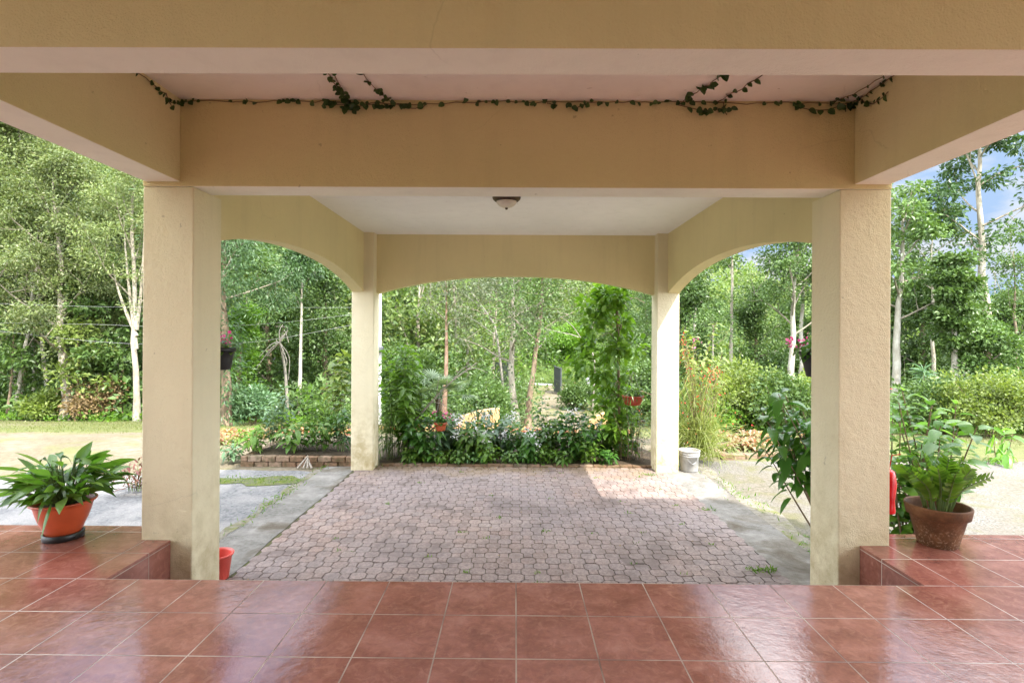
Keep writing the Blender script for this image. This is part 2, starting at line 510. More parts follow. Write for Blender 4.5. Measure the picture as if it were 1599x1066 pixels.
def mat_bark(name, c1, c2, c3, band=True):
    t = NT(name)
    v = t.coord()
    mp = t.n('ShaderNodeMapping', ins={'Vector': v, 'Scale': (1, 1, .35)}).outputs[0]
    c = t.ramp(t.noise(5, 6, .65, vec=mp), [(.3, c1), (.5, c2), (.7, c3)])
    if band:
        bn = t.ramp(t.noise(3.5, 4, .6, vec=t.n('ShaderNodeMapping', ins={'Vector': v, 'Scale': (.6, .6, 2.2)}).outputs[0]), [(.55, ZERO), (.66, ONE)])
        c = t.mix(t.math('MULTIPLY', bn, .65), c, (.12, .13, .07, 1))
    return t.done(t.pbsdf(c, .85, t.bump(t.noise(22, 5, vec=mp), .6, .03), .2))


M['bark_pale'] = mat_bark('pale_bark', (.20, .17, .12, 1), (.31, .27, .205, 1), (.42, .38, .30, 1), False)
M['bark_white'] = mat_bark('white_bark', (.19, .165, .125, 1), (.34, .31, .25, 1), (.50, .47, .41, 1), False)
M['bark_brown'] = mat_bark('brown_bark', (.10, .07, .045, 1), (.20, .145, .095, 1), (.32, .25, .17, 1))
M['bark_red'] = mat_bark('reddish_bark', (.13, .075, .048, 1), (.22, .14, .095, 1), (.34, .25, .18, 1), False)
M['twig'] = mat_plain('twig_bark', (.20, .14, .085, 1), .8, .3, 15)
M['twig_grey'] = mat_plain('bare_grey_wood', (.24, .21, .17, 1), .85, .25, 8)
M['green_stem'] = mat_plain('green_stem', (.10, .15, .035, 1), .6, .25, 20)
g = lambda *a: tuple(a) + (1,)
M['lf_feather'] = mat_leaf('yellow_green_feathery_leaf', [g(.085, .125, .035), g(.13, .17, .05), g(.185, .225, .075), g(.10, .14, .045), g(.22, .23, .10)], .26, clump=1.1, vary=.5)
M['lf_dark'] = mat_leaf('dark_green_leaf', [g(.03, .07, .02), g(.05, .10, .03), g(.075, .135, .045)], .22, clump=1.0, vary=.5)
M['lf_mid'] = mat_leaf('mid_green_leaf', [g(.05, .095, .022), g(.08, .14, .032), g(.12, .185, .05)], .25, clump=1.0, vary=.5)
M['lf_bright'] = mat_leaf('bright_green_leaf', [g(.07, .15, .015), g(.10, .20, .02), g(.15, .26, .03)], .4, clump=.8)
M['lf_grey'] = mat_leaf('grey_green_leaf', [g(.075, .105, .05), g(.11, .14, .07), g(.16, .18, .10)], .3, clump=.7)
M['lf_yellow'] = mat_leaf('yellow_green_leaf', [g(.11, .165, .026), g(.165, .225, .045), g(.23, .28, .075), g(.085, .13, .025)], .32, clump=1.6, vary=.5)
M['lf_wood'] = mat_leaf('far_woodland_leaf', [g(.075, .125, .03), g(.11, .165, .04), g(.165, .22, .06), g(.09, .14, .04), g(.20, .22, .09)], .35, clump=.16, vary=.45)
M['lf_gloss'] = mat_leaf('glossy_dark_leaf', [g(.035, .105, .016), g(.055, .145, .022), g(.085, .19, .03)], .35, .28, spec=.5, clump=2)
M['lf_zz'] = mat_leaf('glossy_fern_green_leaf', [g(.05, .12, .014), g(.08, .165, .02), g(.13, .23, .03)], .34, .22, spec=.5, clump=3)
M['lf_shrub'] = mat_leaf('garden_shrub_leaf', [g(.055, .125, .02), g(.09, .18, .03), g(.14, .23, .045)], .38, .32, clump=2)
M['lf_blue'] = mat_leaf('bluish_green_leaf', [g(.065, .13, .055), g(.10, .18, .085), g(.14, .23, .12)], .28, .36, clump=2)
M['lf_palm'] = mat_leaf('grey_green_palm_frond', [g(.15, .22, .12), g(.22, .30, .17), g(.28, .36, .22)], .28, .4, clump=2)
M['lf_lily'] = mat_leaf('fresh_lily_leaf', [g(.07, .17, .025), g(.11, .24, .035), g(.18, .32, .06), g(.06, .15, .04)], .42, .28, clump=4)
M['lf_straw'] = mat_leaf('olive_strand', [g(.12, .16, .03), g(.18, .22, .05), g(.25, .27, .08)], .35, .5, clump=2)
M['lf_grass'] = mat_leaf('lawn_blade', [g(.085, .11, .026), g(.125, .145, .042), g(.18, .175, .07)], .35, .6, clump=.5)
M['lf_brom'] = mat_leaf('pink_bromeliad_leaf', [g(.42, .10, .07), g(.50, .20, .13), g(.32, .25, .07), g(.20, .26, .07), g(.52, .27, .18)], .35, .4, tint=(1.2, 1.0, .8, 1), clump=2.5)
M['lf_bromy'] = mat_leaf('yellow_bromeliad_leaf', [g(.28, .21, .10), g(.15, .20, .055), g(.36, .19, .12), g(.30, .26, .13), g(.11, .17, .045)], .35, .4, tint=(1.2, 1.0, .7, 1), clump=2.5)
M['lf_brown'] = mat_leaf('dry_brown_leaf', [g(.16, .10, .045), g(.23, .16, .075), g(.30, .22, .11)], .2, .7, clump=2)
M['lf_maroon'] = mat_leaf('maroon_leaf', [g(.09, .03, .03), g(.14, .045, .035), g(.10, .07, .035)], .2, .5, clump=2)
M['fl_white'] = mat_leaf('white_petal', [g(.75, .73, .72), g(.82, .80, .80)], .35, .6, tint=(1, 1, 1, 1), vary=.1)
M['fl_pink'] = mat_leaf('magenta_petal', [g(.55, .03, .18), g(.65, .07, .28), g(.72, .25, .42)], .3, .6, tint=(1.1, 1, 1, 1), vary=.1)
M['fl_red'] = mat_leaf('red_blossom', [g(.55, .03, .02), g(.62, .08, .04)], .3, .6, tint=(1.1, 1, 1, 1), vary=.1)
# ------------------------------------------------------------------ ground sheets
rng = np.random.default_rng(5)


def ground_sheet():
    xs = np.concatenate([[-900, -500, -260, -150, -100], np.linspace(-75, 75, 101), [100, 150, 260, 500, 900]])
    ys = np.concatenate([[-300, -120, -50, -20, -8], np.linspace(-2, 90, 116), [110, 150, 230, 400, 800, 1500]])
    X, Y = np.meshgrid(xs, ys)
    Z = ground_h(X, Y) - .004 + .05 * np.sin(X * .9 + Y * .37) * sstep(20, 26, Y)
    V = np.stack([X, Y, Z], -1).reshape(-1, 3)
    n, m = X.shape
    i = np.arange(n - 1)[:, None] * m; j = np.arange(m - 1)[None]
    Fc = np.stack([i + j, i + j + 1, i + m + j + 1, i + m + j], -1).reshape(-1, 4)
    a = Acc()
    cy = Y[:-1, :-1].ravel() + .4; cx = X[:-1, :-1].ravel() + .7
    edge = 16.9 + .5 * np.sin(cx * .6)
    edge = np.where((cx > -.5) & (cx < 4.5), 31.0, edge)
    edge = np.where(cx > 5, 12.8, edge)
    wooded = (cy > edge)
    a.add(V, Fc[~wooded], 0)
    a.f.append((Fc[wooded], 1))
    return build('ground', a, [M['lawn'], M['forestfloor']], kind='structure', smooth=True)


ground_sheet()


def sheet(name, outline, z, mat, jitter=.03, follow=False, seg=.25, rng=rng, thick=None):
    pts = []
    o = np.array(outline, float)
    for a_, b_ in zip(o, np.roll(o, -1, 0)):
        k = max(1, int(np.linalg.norm(b_ - a_) / seg))
        for q in range(k):
            p = a_ + (b_ - a_) * q / k
            pts.append(p + (rng.normal(size=2) * jitter if q else 0))
    pts = np.array(pts)
    bm = bmesh.new()
    vs = [bm.verts.new((x, y, 0)) for x, y in pts]
    f = bm.faces.new(vs)
    bmesh.ops.triangulate(bm, faces=[f])
    if follow:
        for _ in range(2): bmesh.ops.subdivide_edges(bm, edges=[e for e in bm.edges if e.calc_length() > .9], cuts=1, use_grid_fill=False)
        bmesh.ops.triangulate(bm, faces=bm.faces[:])
    for v in bm.verts:
        v.co.z = (float(ground_h(v.co.x, v.co.y)) + z) if follow else z
    if thick:
        r = bmesh.ops.extrude_face_region(bm, geom=bm.faces[:])
        for v in [g_ for g_ in r['geom'] if isinstance(g_, bmesh.types.BMVert)]: v.co.z -= thick
    bmesh.ops.recalc_face_normals(bm, faces=bm.faces[:])
    me = bpy.data.meshes.new(name); bm.to_mesh(me); bm.free()
    me.materials.append(mat)
    me.polygons.foreach_set('use_smooth', np.zeros(len(me.polygons), bool))
    ob = bpy.data.objects.new(name, me); COL.objects.link(ob); ob['kind'] = 'structure'
    return ob


GZ = -.676       # paved level
sheet('dirt_yard', [(-16, 7.0), (-2.6, 7.2), (2.6, 8.2), (5.0, 8.8), (5.2, 10.0), (1.0, 11.6), (-1.0, 12.2), (-3.5, 11.0), (-9, 11.3), (-17, 11.0)], .006, M['sand'], .12, True)
sheet('asphalt_drive', [(-16, 1.0), (-2.6, 1.0), (-2.6, 7.75), (-4.3, 7.75), (-8.0, 6.9), (-16, 6.7)], -.688, M['asphalt'], .03)
sheet('gravel_drive', [(2.5, 1.0), (18, 1.0), (18, 8.0), (8.5, 8.6), (5.3, 8.6), (2.5, 8.45)], -.688, M['gravel'], .05)
sheet('dirt_lane', [(.25, 12.3), (1.7, 12.3), (2.6, 20), (3.2, 26), (3.5, 30.4), (1.9, 30.4), (1.2, 24), (.6, 18)], .012, M['sand'], .08, True)
sheet('road', [(-30, 30.0), (0, 30.2), (9, 30.2), (30, 30.0), (30, 31.4), (9, 31.4), (0, 31.4), (-30, 31.4)], .02, M['road'], .03, True)
sheet('concrete_strip', [(-2.80, .6), (-2.33, .6), (-2.33, 7.98), (-2.80, 7.98)], -.679, M['concrete'], .008, thick=.03)
sheet('concrete_strip', [(2.22, .6), (2.70, .6), (2.70, 8.3), (2.22, 8.3)], -.679, M['concrete'], .008, thick=.03)
sheet('mossy_seam', [(-2.90, .6), (-2.79, .6), (-2.79, 7.8), (-2.89, 7.8)], -.6845, M['seam'], .035)
sheet('mossy_seam', [(2.69, .6), (2.90, .6), (2.93, 8.3), (2.69, 8.4)], -.6845, M['seam'], .05)
sheet('moss_patch', [(-3.9, 7.02), (-3.3, 6.95), (-2.9, 7.05), (-2.80, 7.30), (-3.2, 7.42), (-4.0, 7.30), (-4.6, 7.18)], -.6815, M['moss'], .05, seg=.12)
sheet('paving_bed', [(-2.34, .6), (2.225, .6), (2.225, 8.0), (-2.34, 8.0)], -.684, M['joint'], 0)
sheet('flower_bed', [(-2.05, 8.12), (2.06, 8.12), (2.3, 9.0), (2.1, 9.7), (-.5, 9.9), (-2.2, 9.6)], -.655, M['soil'], .05)
sheet('flower_bed', [(-4.06, 8.09), (-2.4, 8.09), (-2.3, 9.2), (-4.0, 9.3)], -.545, M['soil'], .03)


def pavers():
    a = Acc(); r = np.random.default_rng(11)
    c = .108; q = .0405; hgt = .006
    nx0, nx1 = -22, 21
    y0 = .7
    octa, squ = [], []
    j = 0
    while y0 + j * c < 7.96:
        for i in range(nx0, nx1):
            x = i * c + .02; y = y0 + j * c
            if x < -2.33 or x > 2.22: continue
            ii = (i + j) % 2
            (octa if ii == 0 else squ).append((x, y))
        j += 1
    def place(cs, prof_outer, gap, bev):
        cs = np.array(cs); n = len(cs); k = len(prof_outer)
        po = np.array(prof_outer)
        th = r.normal(size=n) * .012; ct, st = np.cos(th)[:, None], np.sin(th)[:, None]
        def ring(p):
            return np.stack([p[None, :, 0] * ct - p[None, :, 1] * st, p[None, :, 0] * st + p[None, :, 1] * ct], -1) + cs[:, None]
        L = np.linalg.norm(po, axis=1, keepdims=True)
        outer = ring(po * (1 - gap / L)); inner = ring(po * (1 - (gap + bev) / L))
        dz = r.normal(size=n) * .0012 + GZ
        dx = r.normal(size=(n, 2)) * .008
        zt = dz[:, None] + (inner - cs[:, None]) @ np.zeros(2)
        zt = dz[:, None] + ((inner - cs[:, None]) * dx[:, None]).sum(-1)
        zo = zt - .004
        zb = np.full_like(zo, -.690)
        V = np.concatenate([np.dstack([inner, zt]), np.dstack([outer, zo]), np.dstack([outer, zb])], 1).reshape(-1, 3)
        b = np.arange(n)[:, None] * (3 * k)
        a.add(V, b + np.arange(k)[None])
        # side quads share the vertices of the block just added, so one stone is one island
        off = a.n - len(V)
        fc = []
        for lv in (0, k):
            for s in range(k):
                s2 = (s + 1) % k
                fc.append((lv + s, lv + k + s, lv + k + s2, lv + s2))
        Fc = (b[:, :, None] + np.array(fc)[None]).reshape(-1, 4)
        a.f.append((Fc + off, 0))
    e = 2 * (c / 2) - q
    def rnd(poly, cut=.007):
        out = []
        n = len(poly)
        for i in range(n):
            p0, p1, p2 = np.array(poly[i - 1]), np.array(poly[i]), np.array(poly[(i + 1) % n])
            out += [p1 + unit(p0 - p1) * cut, p1 + unit(p2 - p1) * cut]
        return out
    place(octa, rnd([(e, -q), (e, q), (q, e), (-q, e), (-e, q), (-e, -q), (-q, -e), (q, -e)]), .0030, .0022)
    place(squ, rnd([(q, -q), (q, q), (-q, q), (-q, -q)], .004), .0030, .0022)
    return build('paving_stones', a, M['paver'], kind='structure')


pavers()
# brick edging along the bed
a = Acc()
x = -2.0
while x < 2.0:
    w = .2 + rng.normal() * .006
    a.box(x, x + w - .008, 8.0 + rng.normal() * .004, 8.105, -.70, -.648 + rng.normal() * .004); x += w
tag(build('brick_edging', a, M['brick'], loc=(0, 8.05, -.68), bevel=.006), 'low single row of bricks edging the flower bed between the two rear pillars', 'garden edging')


def planter(name, x0, x1, y0, y1, z0, courses, label, skew=0.0):
    a = Acc(); r = np.random.default_rng(int(abs(x0) * 100))
    def run(p, q, k0):
        p, q = np.array(p, float), np.array(q, float); L = np.linalg.norm(q - p); d = (q - p) / L; nrm = np.array((-d[1], d[0]))
        for c_ in range(courses):
            s = -.1 if (c_ + k0) % 2 else 0.0
            while s < L:
                s0 = max(s, 0); s1 = min(s + .205, L)
                if s1 - s0 > .03:
                    wid = .115 + r.normal() * .004
                    b = p + d * s0; e_ = p + d * (s1 - .008); off = r.normal() * .004
                    V = []
                    for z in (z0 + c_ * .082, z0 + c_ * .082 + .076 + r.normal() * .002):
                        V += [(*(b + nrm * off), z), (*(e_ + nrm * off), z), (*(e_ + nrm * (off + wid)), z), (*(b + nrm * (off + wid)), z)]
                    a.add(V, [(3, 2, 1, 0), (4, 5, 6, 7), (0, 1, 5, 4), (1, 2, 6, 5), (2, 3, 7, 6), (3, 0, 4, 7)])
                s += .21
    run((x0, y0), (x1, y0 + skew), 0)
    run((x0, y1), (x0, y0 + .13), 1)
    return tag(build(name, a, M['brick'], loc=((x0 + x1) / 2, y0, z0), bevel=.007), label, 'garden edging')


planter('brick_edging', -4.1, -2.36, 7.98, 9.2, -.70, 2, 'two course mossy brick edging of the raised bed left of the rear left pillar')
planter('brick_edging', 3.35, 5.2, 8.62, 9.6, -.70, 1, 'low weathered brick edging beside the gravel drive at the right, behind the dark-leaved shrub', .32)

# ------------------------------------------------------------------ porch floor
PB = 2.826
a = Acc()
out = [(-9, -1.6), (9, -1.6), (9, 3.56), (2.165, 3.56), (2.165, PB), (-2.165, PB), (-2.165, 3.60), (-9, 3.60)]
n = len(out)
top = [(x, y, 0) for x, y in out]
a.poly([(-2.165, -1.6, 0), (2.165, -1.6, 0), (2.165, PB, 0), (-2.165, PB, 0)], 0)
a.poly([(-9, -1.6, 0), (-2.165, -1.6, 0), (-2.165, 3.60, 0), (-9, 3.60, 0)], 0)
a.poly([(2.165, -1.6, 0), (9, -1.6, 0), (9, 3.56, 0), (2.165, 3.56, 0)], 0)
for i in range(n):
    (x0, y0), (x1, y1) = out[i], out[(i + 1) % n]
    a.poly([(x0, y0, 0), (x0, y0, -.72), (x1, y1, -.72), (x1, y1, 0)], 1 if abs(x0 - x1) < .01 else 2)
build('porch_floor', a, [M['tile'], M['riser'], M['riser2']], kind='structure')

# ------------------------------------------------------------------ house behind and above
ZC = 2.775


def beam(acc, x0, x1, y0, y1, z0, z1):
    acc.box(x0, x1, y0, y1, z0, z1)
    f, _ = acc.f.pop()
    acc.f.append((f[1:], 0)); acc.f.append((f[:1], 1))


house = thing('house', 'cream house behind the viewer whose deep porch beam runs overhead', 'house', (0, -1.7, 0))
a = Acc(); beam(a, -5.4, 5.7, 1.77, 1.95, 2.254, ZC + .01); build('porch_beam', a, [M['stucco'], M['beam_soffit']], house, bevel=.006)
a = Acc(); a.box(-5.4, 5.7, -1.6, 1.77, ZC, ZC + .12); build('porch_ceiling', a, M['soffit'], house)
a = Acc(); a.box(-5.4, 5.7, -2.0, -1.7, -.72, ZC + .1); build('wall', a, M['stucco'], house)
a = Acc(); a.box(-5.4, 5.7, -9.0, 1.80, ZC + .13, 6.15); build('upper_storey', a, M['stucco'], house)
for xs in (-5.38, 5.36):
    a = Acc(); a.box(xs, xs + .33, 1.70, 2.02, -.7, 2.252); build('pillar', a, M['pillar'], house)

# ------------------------------------------------------------------ carport
cp = thing('carport', 'cream stucco carport with square pillars and arched openings over a brick-paved drive', 'carport', (0, 5.7, GZ))
NI, NO = 2.03, 2.352
FI, FO = 2.055, 2.375
for s in (-1, 1):
    x0, x1 = sorted((s * NI, s * NO))
    a = Acc(); a.box(x0, x1, 3.36, 3.68, -.70, 2.227); build('pillar', a, M['pillar'], cp, bevel=.008)
    x0, x1 = sorted((s * FI, s * FO))
    a = Acc(); a.box(x0, x1, 7.75, 8.07, -.70, ZC + .005); build('pillar', a, M['pillar'], cp, bevel=.008)
a = Acc(); beam(a, -NO - .002, NO + .002, 3.358, 3.58, 2.228, ZC + .006); build('front_beam', a, [M['stucco'], M['beam_soffit']], cp, bevel=.006)
for s in (-1, 1):
    x0, x1 = sorted((s * 2.115, s * 2.335))
    a = Acc(); beam(a, x0, x1, 1.951, 3.357, 2.256, ZC + .006); build('side_beam', a, [M['stucco'], M['beam_soffit']], cp, bevel=.006)


def arch_profile(a0, a1, zs, za, n=28):
    half = (a1 - a0) / 2; rise = za - zs; rad = (half * half + rise * rise) / (2 * rise); mid = (a0 + a1) / 2
    u = np.linspace(a0, a1, n)
    # slightly squarer shoulders than a plain segment
    z = zs + rise * (1 - np.abs((u - mid) / half) ** 2.25)
    return u, z


def arch_wall(acc, u, z, u0, u1, ztop, mk):
    """wall with an arched underside; mk(u, z, side) -> point"""
    U = np.concatenate([[u0], u, [u1]]); Z = np.concatenate([[z[0]], z, [z[-1]]])
    n = len(U)
    V = [mk(U[i], Z[i], 0) for i in range(n)] + [mk(U[i], ztop, 0) for i in range(n)] + [mk(U[i], Z[i], 1) for i in range(n)] + [mk(U[i], ztop, 1) for i in range(n)]
    Fc = []
    for i in range(n - 1):
        Fc += [(i, i + 1, n + i + 1, n + i), (2 * n + i + 1, 2 * n + i, 3 * n + i, 3 * n + i + 1),
               (i + 1, i, 2 * n + i, 2 * n + i + 1), (n + i, n + i + 1, 3 * n + i + 1, 3 * n + i)]
    acc.add(V, Fc)


for s in (-1, 1):
    u, z = arch_profile(3.68, 7.75, 1.91, 2.185)
    a = Acc(); arch_wall(a, u, z, 3.585, 7.83, ZC + .006, lambda q, h, k: (s * (2.205 + .165 * k), q, h))
    if s > 0: a.f = [(f[:, ::-1], m) for f, m in a.f]
    build('side_arch', a, M['stucco'], cp)
u, z = arch_profile(-FI, FI, 1.90, 2.165)
a = Acc(); arch_wall(a, u, z, -FI - .1, FI + .1, ZC + .006, lambda q, h, k: (q, 7.91 + .14 * k, h))
build('rear_arch', a, M['stucco'], cp)
a = Acc(); a.box(-2.45, 2.45, 1.952, 3.5, ZC, ZC + .1); build('bay_ceiling', a, M['bayceil'], cp)
a = Acc(); a.box(-2.45, 2.45, 3.502, 8.15, ZC, ZC + .1); build('ceiling', a, M['soffit'], cp)
a = Acc(); a.box(-2.5, 2.5, 1.96, 8.2, ZC + .102, ZC + .22); build('roof', a, M['stucco'], cp)

# ceiling lamp
lp = P(791, 309, 5.7); lc = (lp[0], 5.7, ZC)
lamp = thing('ceiling_lamp', 'round bronze-rimmed ceiling lamp with frosted bowl under the white carport ceiling', 'lamp', lc)
a = Acc(); lathe(a, [(0.05, 0), (.145, 0), (.152, -.012), (.146, -.03), (.128, -.048), (.112, -.058), (.104, -.052), (.09, -.04)], lc, 40); build('rim', a, M['bronze'], lamp, True)
th = np.linspace(0, PI / 2, 10)
a = Acc(); lathe(a, [(.108 * math.cos(q), -.048 - .075 * math.sin(q)) for q in th[:-1]] + [(.001, -.123)], lc, 40); build('glass_bowl', a, M['frost'], lamp, True)
a = Acc(); lathe(a, [(.012, -.118), (.017, -.126), (.014, -.135), (.006, -.140), (.001, -.142)], lc, 16); build('finial', a, M['bronze'], lamp, True)

# ------------------------------------------------------------------ light
SUN = Vector((1.0, -1.5, 2.17)).normalized()
el = math.asin(SUN.z); az = math.atan2(SUN.x, SUN.y)
sd = bpy.data.lights.new('sun', 'SUN'); so = bpy.data.objects.new('sun', sd); COL.objects.link(so)
sd.energy = 2.1; sd.angle = R(.8); sd.color = (1.0, .955, .88)
so.rotation_euler = SUN.to_track_quat('Z', 'Y').to_euler(); so.location = (8, -12, 20)
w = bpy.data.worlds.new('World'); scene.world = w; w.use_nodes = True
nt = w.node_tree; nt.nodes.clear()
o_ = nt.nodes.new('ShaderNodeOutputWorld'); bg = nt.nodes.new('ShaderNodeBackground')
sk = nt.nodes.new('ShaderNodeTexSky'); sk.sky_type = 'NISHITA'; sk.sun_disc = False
sk.sun_elevation = el; sk.sun_rotation = az; sk.air_density = 1.0; sk.dust_density = .5; sk.ozone_density = 2.5
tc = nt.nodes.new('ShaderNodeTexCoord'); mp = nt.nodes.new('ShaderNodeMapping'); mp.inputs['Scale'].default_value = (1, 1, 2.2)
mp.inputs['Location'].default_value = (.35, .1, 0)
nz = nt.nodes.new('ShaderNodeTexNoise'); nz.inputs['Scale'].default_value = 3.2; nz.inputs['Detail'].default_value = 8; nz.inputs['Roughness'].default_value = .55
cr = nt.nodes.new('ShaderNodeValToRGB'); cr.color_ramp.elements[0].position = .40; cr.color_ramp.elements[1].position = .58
mx = nt.nodes.new('ShaderNodeMix'); mx.data_type = 'RGBA'; mx.inputs[7].default_value = (11.0, 11.2, 11.4, 1)  # clouds overhead and behind, out of view, brightened to fill the shade
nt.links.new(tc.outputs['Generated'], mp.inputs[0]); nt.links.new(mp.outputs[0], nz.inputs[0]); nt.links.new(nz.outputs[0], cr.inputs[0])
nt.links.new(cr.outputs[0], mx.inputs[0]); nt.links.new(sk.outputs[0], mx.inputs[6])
# low sky ahead is dimmed so that its blue and puffs show
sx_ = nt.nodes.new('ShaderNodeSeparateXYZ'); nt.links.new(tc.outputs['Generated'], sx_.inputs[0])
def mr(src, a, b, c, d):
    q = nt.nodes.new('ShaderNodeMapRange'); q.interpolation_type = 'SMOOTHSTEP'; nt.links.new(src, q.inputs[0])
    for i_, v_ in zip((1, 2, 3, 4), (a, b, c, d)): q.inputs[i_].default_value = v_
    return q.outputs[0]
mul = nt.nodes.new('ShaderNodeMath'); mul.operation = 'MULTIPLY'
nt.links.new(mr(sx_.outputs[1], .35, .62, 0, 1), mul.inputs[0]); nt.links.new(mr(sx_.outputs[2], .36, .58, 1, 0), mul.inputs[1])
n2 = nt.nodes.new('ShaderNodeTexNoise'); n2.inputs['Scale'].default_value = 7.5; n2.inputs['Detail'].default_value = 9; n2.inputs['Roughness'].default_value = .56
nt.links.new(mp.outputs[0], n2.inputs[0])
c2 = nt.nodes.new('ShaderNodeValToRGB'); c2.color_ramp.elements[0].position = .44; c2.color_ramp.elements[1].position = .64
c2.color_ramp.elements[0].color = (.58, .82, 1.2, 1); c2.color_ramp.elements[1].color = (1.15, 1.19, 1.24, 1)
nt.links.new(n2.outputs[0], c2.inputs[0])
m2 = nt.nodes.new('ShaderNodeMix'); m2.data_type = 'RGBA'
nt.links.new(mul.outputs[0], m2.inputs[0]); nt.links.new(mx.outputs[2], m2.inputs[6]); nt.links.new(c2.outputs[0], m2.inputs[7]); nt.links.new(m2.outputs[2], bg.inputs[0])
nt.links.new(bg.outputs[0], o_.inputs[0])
st_ = nt.nodes.new('ShaderNodeMath'); st_.operation = 'MULTIPLY'; st_.inputs[1].default_value = .15   # nothing shines from below the horizon
nt.links.new(mr(sx_.outputs[2], -.02, .0, 0, 1), st_.inputs[0]); nt.links.new(st_.outputs[0], bg.inputs[1])

vs_ = scene.view_settings
vs_.view_transform = 'Standard'; vs_.look = 'None'; vs_.gamma = 1.0; vs_.exposure = 2.45
scene.cycles.use_denoising = True; scene.cycles.denoising_prefilter = 'ACCURATE'; scene.cycles.denoising_input_passes = 'RGB_ALBEDO_NORMAL'
scene.cycles.max_bounces = 8; scene.cycles.diffuse_bounces = 7; scene.cycles.glossy_bounces = 3; scene.cycles.transmission_bounces = 4
scene.cycles.use_adaptive_sampling = True; scene.cycles.adaptive_threshold = .008
# ------------------------------------------------------------------ plant generators
Zup = np.array((0, 0, 1.0))


def limb_path(rng, p, d, L, n=7, wob=.10, rise=.15):
    pts = [np.array(p, float)]; d = np.array(d, float)
    for i in range(n - 1):
        d = unit(d + rng.normal(size=3) * wob + Zup * rise / n)
        pts.append(pts[-1] + d * L / (n - 1))
    return np.array(pts)


def make_tree(rng, H, r0, lean=(0, 0), crown_from=.4, spread=2.5, n_limb=9, sub=3, n_leaf=9000, LS=(.11, .06), clump=.55, elev=.5,
              droop=.2, flat=.65, fork=None, extra_clumps=0, top_spread=.45, wob=.06, trunk_leaf=0, aim_up=1.1):
    T = Acc(); Lf = Acc()
    k = 12
    z = np.linspace(0, 1, k)
    off = np.cumsum(rng.normal(size=(k, 2)) * wob * H / k, 0); off -= off[0]
    tr = np.stack([lean[0] * H * z + off[:, 0], lean[1] * H * z + off[:, 1], H * z], 1)
    rad = r0 * (1 - z * .82) * (1 + .35 * np.exp(-z * 30))
    tube(T, tr, rad, 9)
    cen = []
    ga = rng.uniform(0, 6.28)
    for i in range(n_limb):
        t = crown_from + (1 - crown_from) * (i + .5) / n_limb * .98
        f = t * (k - 1); i0 = min(int(f), k - 2); p = tr[i0] * (1 - f + i0) + tr[i0 + 1] * (f - i0)
        ga += 2.4 + rng.normal() * .3
        u = (t - crown_from) / (1 - crown_from)
        L = spread * (1 - (1 - top_spread) * u) * rng.uniform(.75, 1.2)
        e = elev + .5 * u + rng.normal() * .12
        d = np.array((math.cos(ga) * math.cos(e), math.sin(ga) * math.cos(e), math.sin(e)))
        pa = limb_path(rng, p, d, L)
        rr = r0 * .36 * (1 - .55 * t)
        tube(T, pa, np.linspace(rr, rr * .2, len(pa)), 5, mi=1)
        cen += [pa[4], pa[5], pa[6], pa[6]]
        for _ in range(sub):
            q = rng.integers(2, 6); d2 = unit(pa[q + 1] - pa[q] + rng.normal(size=3) * .75 + Zup * .1)
            pb = limb_path(rng, pa[q], d2, L * rng.uniform(.3, .55), 5)
            tube(T, pb, np.linspace(rr * .4, rr * .1, 5), 4, mi=1, cap=False)
            cen += [pb[3], pb[4], pb[4]]
    cen = np.array(cen)
    if extra_clumps:
        cc = cen[rng.integers(0, len(cen), extra_clumps)] + rng.normal(size=(extra_clumps, 3)) * clump * 1.1
        cen = np.vstack([cen, cc])
    w = rng.uniform(.02, 1.0, len(cen)) ** 2.4; w /= w.sum()
    ci = rng.choice(len(cen), n_leaf, p=w)
    o = rng.normal(size=(n_leaf, 3)); o = unit(o) * (rng.uniform(0, 1, (n_leaf, 1)) ** .5) * clump * 1.25
    o[:, 2] *= flat
    pos = cen[ci] + o
    D = unit(unit(o) * .8 + rdir(rng, n_leaf) * .8 + np.array((0, 0, -droop)))
    U = rdir(rng, n_leaf, aim_up)
    s = rng.uniform(.65, 1.3, n_leaf)
    quads(Lf, pos, D, U, LS[0] * s, LS[1] * s)
    if trunk_leaf:
        tt = rng.uniform(.02, .85, trunk_leaf); i0 = np.minimum((tt * (k - 1)).astype(int), k - 2); ff = (tt * (k - 1) - i0)[:, None]
        pc = tr[i0] * (1 - ff) + tr[i0 + 1] * ff
        an = rng.uniform(0, 6.28, trunk_leaf); rr = (r0 * 1.1 + rng.gamma(2, .09, trunk_leaf))
        od = np.stack([np.cos(an), np.sin(an), rng.normal(size=trunk_leaf) * .2], 1)
        quads(Lf, pc + od * rr[:, None], unit(od + rdir(rng, trunk_leaf) * .7 - Zup * .5), od + rdir(rng, trunk_leaf) * .4 + Zup * .3, LS[0] * 1.25, LS[1] * 1.35)
    return T, Lf


def shift(acc, o):
    acc.v = [v + np.asarray(o) for v in acc.v]; return acc


def tree_thing(name, label, loc, bark, leaf, parts, group=None, cat='tree'):
    t = thing(name, label, cat, loc, group)
    T, Lf = parts
    if T.n: build('trunk', shift(T, loc), [bark, M['limb']], t, True)
    if Lf.n: build('crown', shift(Lf, loc), leaf, t)
    return t


